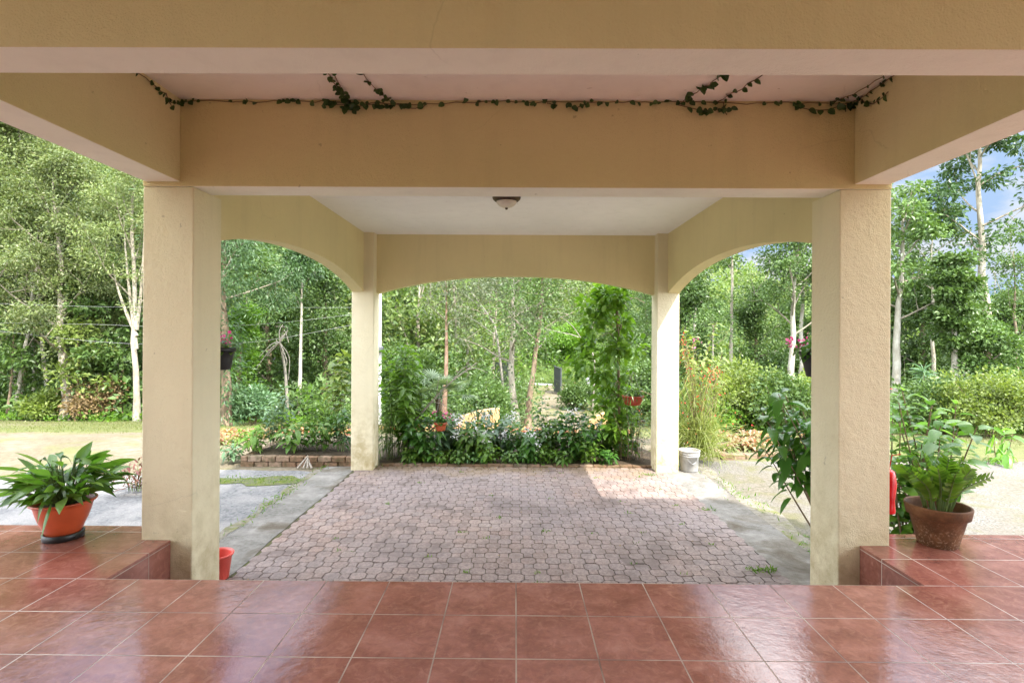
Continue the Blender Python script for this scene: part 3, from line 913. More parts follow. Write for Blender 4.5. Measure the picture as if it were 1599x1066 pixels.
def make_bush(rng, H, Rr, n_leaf, LS=(.08, .05), stems=9, lumps=14, lump=.35, flat=.8, base=.12, up=.7):
    T = Acc(); Lf = Acc(); cen = []
    for i in range(stems):
        a = rng.uniform(0, 6.28); e = rng.uniform(.25, 1.0)
        tip = np.array((math.cos(a) * Rr * e * .8, math.sin(a) * Rr * e * .8, H * rng.uniform(.55, .95)))
        pa = spline([(math.cos(a) * .05, math.sin(a) * .05, 0), tip * np.array((.45, .45, .55)), tip], 8)
        tube(T, pa, np.linspace(.018, .005, 8), 4, cap=False); cen += [pa[5], pa[7]]
    for i in range(lumps):
        d = rdir(rng, 1)[0]; d[2] = abs(d[2]) * rng.uniform(-.25, 1)
        cen.append(np.array((d[0] * Rr * .78, d[1] * Rr * .78, H * base + lump * .5 + max(0, d[2] + .25) * (H - lump) * .72)))
    cen = np.array(cen); w = rng.uniform(.4, 1, len(cen)); w /= w.sum()
    ci = rng.choice(len(cen), n_leaf, p=w)
    o = unit(rng.normal(size=(n_leaf, 3))) * (rng.uniform(0, 1, (n_leaf, 1)) ** .4) * lump * rng.uniform(.75, 1.3, (n_leaf, 1)); o[:, 2] *= flat
    pos = cen[ci] + o; pos[:, 2] = np.maximum(pos[:, 2], .02 + rng.uniform(0, .1, n_leaf))
    s = rng.uniform(.65, 1.3, n_leaf)
    quads(Lf, pos, unit(unit(o) + rdir(rng, n_leaf) * .8), rdir(rng, n_leaf, up), LS[0] * s, LS[1] * s)
    return T, Lf


def make_stems(rng, H, spread, n_stem, per, L, W, prof=LANCE, droop=.35, start=.2, lean=(0, 0), r=.007, updir=.35, pet=.02, curve=.3, base_r=.06, hvar=.35):
    """a plant of several stems with shaped leaves set along them"""
    T = Acc(); Lf = Acc(); tips = []
    PP, DD, UU, LL = [], [], [], []
    for i in range(n_stem):
        a = i * 2.4 + rng.normal() * .4; e = math.sqrt((i + .5) / n_stem) * rng.uniform(.7, 1.15)
        h = H * rng.uniform(1 - hvar, 1.0) * (1 - .25 * e)
        b = np.array((math.cos(a), math.sin(a), 0)) * base_r * e
        tip = np.array((math.cos(a) * spread * e + lean[0] * h, math.sin(a) * spread * e + lean[1] * h, h))
        mid = b + (tip - b) * .5 + np.array((-math.cos(a), -math.sin(a), .4)) * spread * e * curve * .5 + rng.normal(size=3) * .03 * H
        pa = spline([b, mid, tip], 14)
        tube(T, pa, np.linspace(r, r * .35, 14), 5, cap=False)
        tt = np.linspace(start, 1, per) ** .9
        f = tt * 13; i0 = np.minimum(f.astype(int), 12); q = (f - i0)[:, None]
        pc = pa[i0] * (1 - q) + pa[i0 + 1] * q; tg = unit(pa[i0 + 1] - pa[i0])
        an = np.arange(per) * 2.4 + rng.uniform(0, 6.28)
        ax = unit(np.cross(tg, (0.31, .9, .1))); ay = np.cross(tg, ax)
        out = np.cos(an)[:, None] * ax + np.sin(an)[:, None] * ay
        d = unit(out + tg * updir + rng.normal(size=(per, 3)) * .25)
        PP.append(pc + d * pet); DD.append(d); UU.append(unit(tg * 1.0 + Zup * .8 + rng.normal(size=(per, 3)) * .3)); LL.append(L * rng.uniform(.6, 1.2, per))
        tips.append(pa[-1])
    Pn, D, U, LLs = map(np.concatenate, (PP, DD, UU, LL))
    strips(Lf, Pn, D, U, LLs, LLs * W / L, prof, droop, .15)
    return T, Lf, np.array(tips)


def blossom(acc, rng, cs, size, n=10, spread=.04):
    for c in cs:
        pos = c + rng.normal(size=(n, 3)) * spread
        quads(acc, pos, rdir(rng, n, .3), rdir(rng, n, .4), size * rng.uniform(.7, 1.2, n), size * .8, fold=.1)


def plant_thing(name, label, loc, stem_m, leaf_m, parts, cat='plant', group=None, flowers=None, fname='blossom'):
    t = thing(name, label, cat, loc, group)
    T, Lf = parts[0], parts[1]
    if T.n: build('stem', shift(T, loc), stem_m, t, True)
    build('foliage', shift(Lf, loc), leaf_m, t, True)
    if flowers:
        fa, fm = flowers
        build(fname, shift(fa, loc), fm, t)
    return t
# ------------------------------------------------------------------ the wooded slope far behind (one mass)
def far_wood():
    r = np.random.default_rng(21); a = Acc(); T = Acc()
    PP, DD, UU, LL = [], [], [], []
    spots = []
    for _ in range(2600):
        y = r.uniform(20, 78); x = r.uniform(-1.0, 1.05) * y * 1.02
        edge = 36.5 if -.06 * y < x < .33 * y else (30 if x > 0 else 23)
        if x > 3 and y < 27: continue
        if y < edge: continue
        if x > .3 * y and r.uniform() < .35: continue
        spots.append((x, y))
    spots = spots[:760]
    for x, y in spots:
        z = float(ground_h(x, y))
        H = r.uniform(3.0, 6.2) * (1.15 if x < -.1 * y else .95)
        if x > .28 * y: H *= .8
        Rr = r.uniform(1.2, 2.4)
        n = int(460 * (1 if y < 40 else .62)); sc = .17 + y * .0032
        nl = r.integers(4, 8); lc = np.stack([r.normal(size=nl) * Rr * .5, r.normal(size=nl) * Rr * .5, H * r.uniform(.35, 1.0, nl)], 1)
        ci = r.integers(0, nl, n); o = unit(r.normal(size=(n, 3))) * (r.uniform(.2, 1, (n, 1)) ** .5) * Rr * .55; o[:, 2] *= .8
        p = lc[ci] + o + (x, y, z)
        PP.append(p); DD.append(unit(unit(o) + rdir(r, n) * .9)); UU.append(rdir(r, n, .6)); LL.append(sc * r.uniform(.6, 1.35, n))
        # undergrowth carpet
        m = 110
        q = np.stack([x + r.normal(size=m) * 2.2, y + r.normal(size=m) * 2.2, np.zeros(m)], 1); q[:, 2] = ground_h(q[:, 0], q[:, 1]) + r.uniform(0, .7, m)
        PP.append(q); DD.append(rdir(r, m, .3)); UU.append(rdir(r, m, .6)); LL.append(sc * r.uniform(.6, 1.3, m))
    Pn, D, U, L = map(np.concatenate, (PP, DD, UU, LL))
    quads(a, Pn, D, U, L, L * .6)
    for x, y in spots[::5]:
        z = float(ground_h(x, y)); h = r.uniform(4, 8.5)
        tube(T, spline([(x, y, z), (x + r.normal() * .3, y, z + h * .5), (x + r.normal() * .8, y + r.normal() * .4, z + h)], 6), np.linspace(.08, .02, 6), 5, mi=1, cap=False)
    a.merge(T)
    o = build('woodland', a, [M['lf_wood'], M['limb']], kind='stuff')
    o['label'] = 'wooded hillside rising behind the garden trees'
    return o


far_wood()


def undergrowth():
    """knee to head high green tangle at the foot of the trees, nobody could count it"""
    r = np.random.default_rng(22); a = Acc()
    def strip_(x0, x1, y0, y1, n, h, sz, mi):
        cx = r.uniform(x0, x1, n // 60); cy = r.uniform(y0, y1, n // 60); ch = h * r.uniform(.25, 1, n // 60); cr_ = r.uniform(.3, .8, n // 60)
        i = r.integers(0, len(cx), n); o = unit(r.normal(size=(n, 3))) * (r.uniform(0, 1, (n, 1)) ** .45)
        p = np.stack([cx[i] + o[:, 0] * cr_[i], cy[i] + o[:, 1] * cr_[i], ch[i] * (.5 + .5 * o[:, 2])], 1); p[:, 2] += ground_h(p[:, 0], p[:, 1])
        L = sz * r.uniform(.6, 1.4, n)
        quads(a, p, unit(o + rdir(r, n)), rdir(r, n, .7), L, L * .6, mi=mi)
    strip_(-23, -.5, 17.0, 19.5, 12000, 1.5, .20, 1)
    strip_(-23, -.5, 16.4, 17.6, 9000, .35, .10, 0)
    strip_(-24, -1.0, 19.5, 24, 15000, 3.0, .17, 1)
    strip_(-1.5, .3, 17, 30, 5000, 1.3, .13, 1)
    strip_(3.4, 7, 15, 30, 8000, 1.4, .14, 1)
    strip_(6, 22, 14, 20, 13000, 1.8, .13, 1)
    strip_(6, 26, 20, 27, 13000, 2.6, .17, 1)
    strip_(-5, 13, 31.8, 37, 15000, 1.6, .17, 0)
    strip_(4.2, 18, 12.2, 14, 9000, .8, .10, 0)
    o = build('undergrowth', a, [M['lf_bright'], M['lf_mid']], kind='stuff')
    o['label'] = 'low green undergrowth at the foot of the trees'


undergrowth()


def at(px, Y):
    g_ = G(px, Y); return (float(g_[0]), float(g_[1]), float(g_[2]) - .05)


rt = np.random.default_rng
# --- prototypes placed as their first instance; every later one is a copy
def feather(seed, **k):
    d = dict(trunk_leaf=500, H=8.5, r0=.12, crown_from=.38, spread=2.3, n_limb=16, sub=4, n_leaf=28000, LS=(.105, .045), clump=.42, flat=.5, extra_clumps=60, elev=.55, droop=.25, wob=.07)
    d.update(k); return make_tree(rt(seed), **d)


def dense(seed, **k):
    d = dict(H=7.5, r0=.17, crown_from=.18, spread=2.6, n_limb=14, sub=3, n_leaf=15000, LS=(.14, .075), clump=.62, flat=.7, extra_clumps=30, elev=.35, top_spread=.5)
    d.update(k); return make_tree(rt(seed), **d)


def fork_tree(rng, **k):
    T, L = make_tree(rng, **k)
    r0 = k['r0']
    for x, y, z0, z1 in ((-.55, .1, 2.3, 6.4), (.30, -.1, 2.9, 6.0), (-1.0, .2, 2.7, 5.0)):
        tube(T, spline([(-.02, 0, z0), (x * .45, y * .5, z0 + (z1 - z0) * .35), (x * .8, y, z0 + (z1 - z0) * .7), (x, y * 1.5, z1)], 12), np.linspace(r0 * .62, r0 * .15, 12), 7)
    return T, L


GL = 'trees along the edge of the left lawn'
fA = tree_thing('slender_tree', 'pale forked slender tree at the lawn edge just left of the front left pillar', at(214, 16.6), M['bark_pale'], M['lf_feather'],
                fork_tree(rt(3), H=9.2, r0=.095, lean=(-.01, 0), crown_from=.33, spread=2.2, n_limb=12, sub=4, n_leaf=15000, LS=(.09, .036), clump=.4, flat=.5, elev=.9, extra_clumps=40, droop=.25, wob=.05), GL)
fB = tree_thing('slender_tree', 'leaning grey tree with thick bare lower trunk, left of the pale forked tree', at(102, 16.9), M['bark_pale'], M['lf_feather'],
                feather(4, H=8.0, r0=.15, lean=(-.08, .04), crown_from=.25), GL)
fC = tree_thing('slender_tree', 'thin white-stemmed tree with feathery yellow-green crown at the far left of the lawn', at(56, 18.0), M['bark_white'], M['lf_feather'],
                feather(5, H=10.0, r0=.085, lean=(-.05, 0), crown_from=.35), GL)
dA = tree_thing('broadleaf_tree', 'dense dark broadleaf tree behind the pale slender trees of the left lawn', at(150, 22.0), M['bark_brown'], M['lf_dark'], dense(6), 'dense trees in the left wood')
dB = tree_thing('broadleaf_tree', 'dense mid green broadleaf tree in the wood left of the carport', at(20, 23.0), M['bark_brown'], M['lf_mid'], dense(7, H=8.5, spread=3.0), 'dense trees in the left wood')
mA = tree_thing('broadleaf_tree', 'grey-green small-leaved tree standing in the lane verge left of the gate', at(806, 17.0), M['bark_pale'], M['lf_grey'],
                make_tree(rt(8), H=6.4, r0=.12, lean=(-.01, 0), crown_from=.28, spread=2.6, n_limb=13, sub=4, n_leaf=9500, LS=(.085, .05), clump=.5, flat=.6, elev=.35, extra_clumps=30, trunk_leaf=250), 'small-leaved trees by the lane')
r_ = rt(90)


def more(src, spots, label, smin=.85, smax=1.15):
    for px, Y in spots:
        s = r_.uniform(smin, smax)
        dup(src, at(px, Y), r_.uniform(0, 6.28), (s, s, s * r_.uniform(.9, 1.1)), label)


more(fB, [(-60, 18.5), (150, 19.0), (20, 20.5), (185, 20.5), (95, 21.0), (-110, 21), (290, 21.5)], 'grey-stemmed feathery yellow-green tree in the second row of the left wood', .85, 1.1)
more(fC, [(-25, 17.6), (125, 24.0), (60, 25.5), (230, 24.5)], 'tall thin white-stemmed feathery tree inside the left wood', .95, 1.2)
more(dA, [(-70, 24), (75, 26.5), (270, 23), (330, 26.5), (560, 27), (485, 29)], 'dense dark broadleaf tree inside the left wood', .9, 1.15)
more(dB, [(215, 27.5), (120, 29.5), (-20, 29), (400, 29.5), (640, 36)], 'tall mid green broadleaf tree deep in the left wood', .95, 1.25)

# through the left arch
tree_thing('feathery_tree', 'dark feathery tree hanging over the top of the left arch', at(352, 14.5), M['bark_brown'], M['lf_dark'],
           make_tree(rt(12), H=6.0, r0=.15, lean=(-.02, 0), crown_from=.45, spread=2.1, n_limb=10, sub=4, n_leaf=14000, LS=(.13, .036), clump=.5, flat=.55, elev=.25, droop=.5, extra_clumps=20, trunk_leaf=1800))
tree_thing('thin_tree', 'thin straight white-barked tree forking high up, seen in the middle of the left arch', at(466, 17.5), M['bark_white'], M['lf_dark'],
           make_tree(rt(13), H=5.6, r0=.075, lean=(.012, 0), crown_from=.62, spread=1.1, n_limb=6, sub=3, n_leaf=2600, LS=(.13, .06), clump=.35, elev=1.0, wob=.02))
tree_thing('dead_tree', 'bare broken pale trunk among creepers left of the thin white-barked tree', at(372, 19.0), M['bark_white'], M['lf_mid'],
           make_tree(rt(14), H=3.9, r0=.10, lean=(.05, 0), crown_from=.62, spread=1.2, n_limb=4, sub=1, n_leaf=60, LS=(.1, .05), elev=.9))
tree_thing('vine_covered_tree', 'low tree smothered in bright green creeper beside the left arch pillar', at(372, 17.2), M['bark_brown'], M['lf_bright'],
           make_tree(rt(15), H=3.6, r0=.12, crown_from=.1, spread=.75, n_limb=9, sub=2, n_leaf=6500, LS=(.10, .07), clump=.38, elev=.2))
tree_thing('vine_covered_tree', 'mid green creeper-hung tree behind the thin white-barked tree', at(505, 20.0), M['bark_brown'], M['lf_mid'],
           make_tree(rt(16), H=5.2, r0=.14, crown_from=.08, spread=1.5, n_limb=13, sub=3, n_leaf=11000, LS=(.12, .08), clump=.5, elev=.2))
tree_thing('vine_covered_tree', 'dark creeper-hung tree in the middle distance of the left arch', at(425, 20.5), M['bark_brown'], M['lf_mid'],
           make_tree(rt(17), H=5.6, r0=.14, crown_from=.08, spread=1.6, n_limb=13, sub=3, n_leaf=11000, LS=(.12, .08), clump=.5, elev=.2))
# tangle of dead branches
a = Acc(); r = rt(19); c = P(437, 535, 16.8)
for i in range(10):
    d = rdir(r, 1)[0]; d[1] *= .4
    tube(a, spline([c, c + d * .45 + r.normal(size=3) * .08, c + d * .8 + (0, 0, -.25) + r.normal(size=3) * .15], 9), np.linspace(.022, .007, 9), 5)
tube(a, spline([c, c + (0.05, .3, -.9), (c[0] + .1, c[1] + .4, float(ground_h(c[0], c[1] + .4)))], 8), np.linspace(.03, .06, 8), 5)
tag(build('dead_branch', a, M['twig_grey'], loc=(c[0], c[1], float(ground_h(c[0], c[1]))), smooth=True), 'tangle of bare curling grey branches among the creepers in the left arch', 'dead tree')

# through the rear arch
tree_thing('tall_tree', 'tall tree with bare reddish-brown trunk standing behind the fan palm in the flower bed', at(694, 16.0), M['bark_red'], M['lf_grey'],
           make_tree(rt(23), H=4.3, r0=.09, lean=(.012, 0), crown_from=.66, spread=1.3, n_limb=7, sub=3, n_leaf=1500, LS=(.10, .05), elev=.8, wob=.04))
tree_thing('broadleaf_tree', 'leaning small tree with leafy trunk beside the lane, right of the grey-green tree', at(824, 15.2), M['bark_brown'], M['lf_mid'],
           make_tree(rt(24), H=4.6, r0=.10, lean=(.10, .02), crown_from=.45, spread=1.6, n_limb=9, sub=4, n_leaf=4200, LS=(.085, .05), clump=.42, elev=.4, trunk_leaf=500))
more(mA, [(770, 25.0)], 'small-leaved grey-green tree standing further back along the lane', .9, 1.1)
more(dB, [(640, 30), (965, 27.5), (1010, 31)], 'rounded mid green tree behind the flower bed garden', .55, .7)
tree_thing('thin_tree', 'slim pale sparse-leaved trunk on the slope in the left half of the rear arch', at(652, 27.0), M['bark_pale'], M['lf_grey'],
           make_tree(rt(25), H=7.5, r0=.11, lean=(-.02, 0), crown_from=.55, spread=2.2, n_limb=8, sub=3, n_leaf=1600, LS=(.13, .06), elev=.8))
a = Acc()
p0 = P(735, 455, 20.0); p1 = P(762, 492, 20.0); p2 = P(776, 525, 20); p3 = at(790, 20)
tube(a, spline([p0, p1, p2, (p3[0], p3[1], p3[2])], 16), np.linspace(.025, .05, 16), 6)
for q, t_ in ((P(708, 450, 20.3), p1), (P(770, 440, 19.8), p1), (P(700, 480, 20.2), p2)):
    tube(a, spline([t_, (t_ + q) / 2 + (0, 0, .1), q], 8), np.linspace(.022, .008, 8), 5)
tag(build('dead_branch', a, M['twig_grey'], loc=p3, smooth=True), 'long bare grey stem leaning left among the trees in the middle of the rear arch', 'dead tree')
a = Acc()
b0 = at(925, 20)
tube(a, spline([b0, P(928, 560, 20), P(905, 528, 20), P(876, 519, 20), P(850, 513, 20)], 14), np.linspace(.035, .010, 14), 6)
tube(a, spline([P(912, 535, 20), P(893, 508, 20), P(872, 492, 20)], 10), np.linspace(.02, .007, 10), 5)
tag(build('dead_branch', a, M['twig_grey'], loc=b0, smooth=True), 'bare pale branch arching left over the garden gate', 'dead tree')

# through the right arch and on the right
GR = 'tall pale trees of the right wood'
tree_thing('tall_tree', 'pale forked tree with light green crown filling the right side of the right arch', at(1232, 18.0), M['bark_white'], M['lf_mid'],
           make_tree(rt(31), H=6.6, r0=.13, lean=(-.01, 0), crown_from=.42, spread=2.0, n_limb=12, sub=4, n_leaf=9000, LS=(.10, .06), clump=.42, flat=.55, elev=.7, extra_clumps=20))
tree_thing('tall_tree', 'second white stem close behind the pale forked tree in the right arch', at(1248, 19.0), M['bark_white'], M['lf_mid'],
           make_tree(rt(32), H=7.2, r0=.10, lean=(.025, 0), crown_from=.55, spread=1.5, n_limb=8, sub=3, n_leaf=2500, LS=(.10, .06), clump=.4, elev=.8))
tree_thing('thin_tree', 'thin tall stem with small rounded crown near the middle of the right arch', at(1142, 20.0), M['bark_pale'], M['lf_mid'],
           make_tree(rt(33), H=8.4, r0=.085, crown_from=.62, spread=1.0, n_limb=9, sub=3, n_leaf=2600, LS=(.13, .065), clump=.36, elev=.35, top_spread=.2, wob=.02))
tree_thing('thin_tree', 'thin white bare-topped stem seen at the left edge of the right arch', at(1080, 24.0), M['bark_white'], M['lf_grey'],
           make_tree(rt(34), H=8.2, r0=.09, lean=(.02, 0), crown_from=.8, spread=.8, n_limb=5, sub=2, n_leaf=300, LS=(.13, .065), elev=.7, wob=.02))
tree_thing('thin_tree', 'short pale twin stem in front of the right arch woods', at(1112, 19.0), M['bark_pale'], M['lf_mid'],
           make_tree(rt(35), H=3.3, r0=.075, crown_from=.7, spread=.9, n_limb=6, sub=2, n_leaf=900, LS=(.11, .06), elev=.6, wob=.02))
tree_thing('tall_tree', 'tall white-barked tree with big layered leaves standing right beside the front right pillar', at(1396, 17.5), M['bark_white'], M['lf_mid'],
           make_tree(rt(36), H=7.2, r0=.15, lean=(.02, 0), crown_from=.45, spread=2.1, n_limb=10, sub=3, n_leaf=3200, LS=(.17, .085), clump=.36, flat=.45, elev=.4, droop=.4), GR)
tree_thing('tall_tree', 'tallest light brown trunk, splitting in two under a big dark leafy crown', at(1553, 20.0), M['bark_pale'], M['lf_dark'],
           make_tree(rt(37), H=11.5, r0=.19, lean=(-.035, 0), crown_from=.5, spread=2.7, n_limb=11, sub=3, n_leaf=5200, LS=(.19, .095), clump=.46, flat=.45, elev=.45, droop=.3, top_spread=.7), GR)
tree_thing('vine_covered_tree', 'leaning pale trunk capped by a dense green column of creeper', at(1497, 16.5), M['bark_white'], M['lf_mid'],
           make_tree(rt(38), H=5.3, r0=.13, lean=(-.035, 0), crown_from=.44, spread=.44, n_limb=16, sub=2, n_leaf=6500, LS=(.14, .09), clump=.26, elev=.0, top_spread=.75, flat=.45, wob=.03), GR)
tree_thing('tall_tree', 'second leaning pale trunk close right of the creeper-capped one', at(1514, 17.3), M['bark_white'], M['lf_mid'],
           make_tree(rt(39), H=4.4, r0=.15, lean=(-.05, 0), crown_from=.6, spread=.7, n_limb=9, sub=3, n_leaf=3600, LS=(.13, .085), clump=.36, elev=.2), GR)
tree_thing('vine_covered_tree', 'broad mound of creeper over a stump at the right edge of the wood', at(1545, 16.2), M['bark_brown'], M['lf_mid'],
           make_tree(rt(40), H=2.9, r0=.16, crown_from=.06, spread=.85, n_limb=12, sub=2, n_leaf=8500, LS=(.11, .08), clump=.4, elev=.2))
tree_thing('thin_tree', 'slim grey sparsely leaved tree at the far right', at(1592, 18.0), M['bark_brown'], M['lf_mid'],
           make_tree(rt(41), H=5.8, r0=.07, lean=(-.02, 0), crown_from=.4, spread=1.6, n_limb=9, sub=3, n_leaf=2600, LS=(.10, .055), clump=.35, elev=.7))
fill = tree_thing('broadleaf_tree', 'mid green tree in the wood right of the carport', at(1440, 22.0), M['bark_brown'], M['lf_mid'],
                  make_tree(rt(42), H=5.6, r0=.12, crown_from=.2, spread=2.0, n_limb=12, sub=3, n_leaf=9500, LS=(.15, .085), clump=.48, elev=.4, extra_clumps=20, trunk_leaf=900), 'trees in the right wood')
more(fill, [(1395, 24), (1500, 25.5), (1565, 23), (1640, 22), (1180, 22.5), (1100, 26.5), (1240, 25), (1330, 22), (1060, 21)], 'mid green tree in the wood right of the carport', .7, 1.0)
tree_thing('tall_tree', 'slim tree with a leafy open top between the white-barked tree and the tallest trunk', at(1462, 20.5), M['bark_pale'], M['lf_mid'],
           make_tree(rt(43), H=7.6, r0=.085, lean=(.0, 0), crown_from=.6, spread=1.8, n_limb=9, sub=3, n_leaf=3200, LS=(.17, .08), clump=.42, flat=.5, elev=.5), GR)

# --- hedge-like bushes
def bush(px, Y, H, Rr, n, mat, seed, label, LS=(.085, .05), name='bush', group=None, **k):
    return plant_thing(name, label, at(px, Y), M['twig'], M[mat], make_bush(rt(seed), H, Rr, n, LS, **k), 'bush', group)


bush(1548, 11.8, 1.45, 1.05, 9000, 'lf_yellow', 51, 'broad yellow-green bush at the edge of the grass on the far right', (.075, .042), lump=.36, lumps=22)
bush(1470, 12.6, 1.35, .95, 7000, 'lf_mid', 52, 'mid green bush left of the broad yellow-green bush, behind the clay pot', (.08, .045), lump=.36, lumps=20)
bush(1640, 12.3, 1.5, 1.1, 8000, 'lf_yellow', 53, 'yellow-green bush cut off by the right edge of the view', (.08, .045), lump=.38, lumps=20)
bush(1158, 13.2, 1.7, 1.1, 8500, 'lf_yellow', 54, 'yellow-green bush behind the red-flowered plant in the right arch', (.085, .05), lump=.4, lumps=22)
bush(1222, 12.4, 1.45, .95, 8000, 'lf_mid', 55, 'rounded green bush with darker patches behind the bromeliads in the right arch', (.08, .05), lump=.36, lumps=20)
bush(1285, 13.0, 1.6, 1.1, 7500, 'lf_yellow', 56, 'yellow-green bush right of the rounded green bush, partly behind the front right pillar', (.085, .05), lump=.4, lumps=20)
bush(520, 14.5, .75, .55, 3500, 'lf_mid', 57, 'small dark rounded bush on the lawn at the right of the left arch', (.08, .05), lump=.25)
bush(395, 15.2, 1.15, .6, 4200, 'lf_blue', 58, 'grey-green upright bush at the wood edge in the left arch', (.11, .05), lump=.3)
bush(62, 16.7, .95, .45, 2600, 'lf_yellow', 59, 'small yellow-green bush at the foot of the trees on the left', (.16, .05), lump=.26)
bush(150, 17.2, 1.3, .8, 3000, 'lf_brown', 60, 'dry brownish bush at the foot of the wood left of the front left pillar', (.12, .06), lump=.36)
bush(905, 20.5, .95, .75, 5500, 'lf_mid', 61, 'low dark bush beside the lane right of the gate', (.09, .055), lump=.32)
bush(1005, 16.5, 2.2, 1.3, 8000, 'lf_mid', 62, 'tall green bush behind the climbing plant at the rear right pillar', (.10, .06), lump=.45)
bush(760, 14.2, 1.25, .7, 4200, 'lf_mid', 63, 'green bush behind the low peach wall in the garden', (.10, .05), lump=.3)
bush(628, 19.5, 2.5, 1.4, 12000, 'lf_mid', 64, 'large mid green bush behind the left half of the rear arch', (.12, .06), lump=.5, lumps=22)
bush(870, 34.5, 2.2, 2.6, 9000, 'lf_bright', 65, 'bright green creeper mound on the bank beyond the road', (.15, .1), lump=.6, lumps=22)

# bare twiggy pale stems in front of the left wood
for i, (px, Y, H, ln, lab) in enumerate([(22, 17.3, 6.0, .12, 'bare many-twigged pale tree at the far left, leaning right'), (75, 17.8, 6.6, -.07, 'bare twiggy pale tree beside the thick grey trunk on the left'),
                                    (182, 18.6, 5.6, .03, 'slim bare grey tree standing back, left of the pale forked tree')]):
    tree_thing('bare_tree', lab, at(px, Y), M['bark_white'], M['lf_feather'],
               make_tree(rt(70 + i), H=H, r0=.075, lean=(ln, 0), crown_from=.25, spread=2.0, n_limb=10, sub=5, n_leaf=1600, LS=(.10, .045), clump=.5, elev=1.0, wob=.08))
for i, (px, Y, H, m, lab) in enumerate([(120, 16.9, 2.9, 'lf_yellow', 'young light green tree with broad leaves in front of the left wood'), (12, 17.0, 3.2, 'lf_mid', 'young mid green tree at the far left of the lawn edge'),
                                   (190, 17.6, 2.6, 'lf_mid', 'young leafy tree just left of the pale forked trunk')]):
    tree_thing('young_tree', lab, at(px, Y), M['bark_brown'], M[m],
               make_tree(rt(80 + i), H=H, r0=.05, lean=(.03, 0), crown_from=.3, spread=1.0, n_limb=9, sub=3, n_leaf=1500, LS=(.17, .09), clump=.36, flat=.5, elev=.3))

more(dA, [(255, 21), (300, 24.5)], 'dense dark broadleaf tree inside the left wood', .8, .95)

for i, (px, Y, H, m, lab) in enumerate([(38, 18.6, 6.2, 'lf_mid', 'broad large-leaved tree filling the gap at the far left of the wood'), (165, 18.2, 5.2, 'lf_mid', 'broad large-leaved tree behind the bare grey tree on the left'),
                                   (128, 20.0, 7.0, 'lf_yellow', 'tall light green large-leaved tree above the thick grey trunk on the left')]):
    tree_thing('broadleaf_tree', lab, at(px, Y), M['bark_brown'], M[m],
               make_tree(rt(180 + i), H=H, r0=.09, lean=(.0, 0), crown_from=.25, spread=1.7, n_limb=12, sub=3, n_leaf=4200, LS=(.19, .10), clump=.42, flat=.5, elev=.3))
for i, (px, Y, Rr, lab) in enumerate([(612, 37, 3.0, 'large lime green bush on the slope at the left of the rear arch'), (668, 39, 3.0, 'lime green bush on the slope above the reddish trunk'), (590, 43, 3.4, 'highest lime green bush on the slope left of the rear arch')]):
    bush(px, Y, 3.6, Rr, 9000, 'lf_yellow', 190 + i, lab, (.22, .13), lump=1.0, lumps=20)
# ------------------------------------------------------------------ garden plants close to the carport
def gp(px, Y, z=None):
    p = P(px, 600, Y); return (float(p[0]), Y, GZ + .02 if z is None else z)


def stems_thing(name, label, loc, stem, leaf, parts, cat='plant', group=None, fl=None):
    return plant_thing(name, label, loc, M[stem], M[leaf], parts, cat, group, fl)


# bed at the rear arch
tk = make_stems(rt(101), 2.0, .48, 18, 58, .20, .078, droop=.4, start=.2, r=.009, base_r=.25)
stems_thing('leafy_shrub', 'tall dense green shrub filling the flower bed beside the rear left pillar', gp(626, 8.55), 'green_stem', 'lf_bright', tk, 'shrub')
tk = make_stems(rt(102), 1.2, .35, 16, 20, .26, .016, STRAP, droop=.7, start=.15, r=.004, base_r=.14, updir=.8)
stems_thing('grass_clump', 'thin reedy grass clump at the foot of the rear left pillar', gp(606, 8.35), 'green_stem', 'lf_shrub', tk, 'plant')
GB = 'low flowering shrubs along the bed'
hs = []
for i, (px, Y, H, m, fl, lab) in enumerate([
    (660, 8.42, .85, 'lf_gloss', 0, 'low dark heart-leaved shrub under the tall dense green shrub'),
    (700, 8.75, .80, 'lf_blue', 5, 'heart-leaved shrub with white blossom in front of the orange-red hanging pot'),
    (742, 8.50, .66, 'lf_shrub', 7, 'heart-leaved shrub with white blossom left of the middle of the bed'),
    (782, 8.85, .72, 'lf_blue', 8, 'tallest white-blossomed heart-leaved shrub in the middle of the bed'),
    (822, 8.45, .62, 'lf_gloss', 5, 'dark heart-leaved shrub reaching over the brick edging in mid bed'),
    (862, 8.60, 1.0, 'lf_shrub', 1, 'tallest heart-leaved shrub of the bed with broad rounded light leaves'),
    (905, 8.45, .92, 'lf_gloss', 0, 'dark heart-leaved shrub right of the broad light-leaved one'),
    (935, 8.80, .62, 'lf_shrub', 2, 'thin pale-flowered shrub next to the climbing plant')]):
    parts = make_stems(rt(110 + i), H, .40, 18, 22, .125, .092, HEART, droop=.5, start=.08, r=.005, base_r=.16, pet=.04, hvar=.6)
    fa = None
    if fl:
        a = Acc(); r = rt(130 + i); tp = parts[2][r.choice(len(parts[2]), min(fl + 3, 13), replace=False)]
        blossom(a, r, tp + np.array((0, -.05, .0)) + r.normal(size=tp.shape) * .07, .042, 16, .035); fa = (a, M['fl_white'])
    stems_thing('flowering_shrub' if fl else 'leafy_shrub', lab, gp(px, Y), 'green_stem', m, parts, 'shrub', GB, fa)
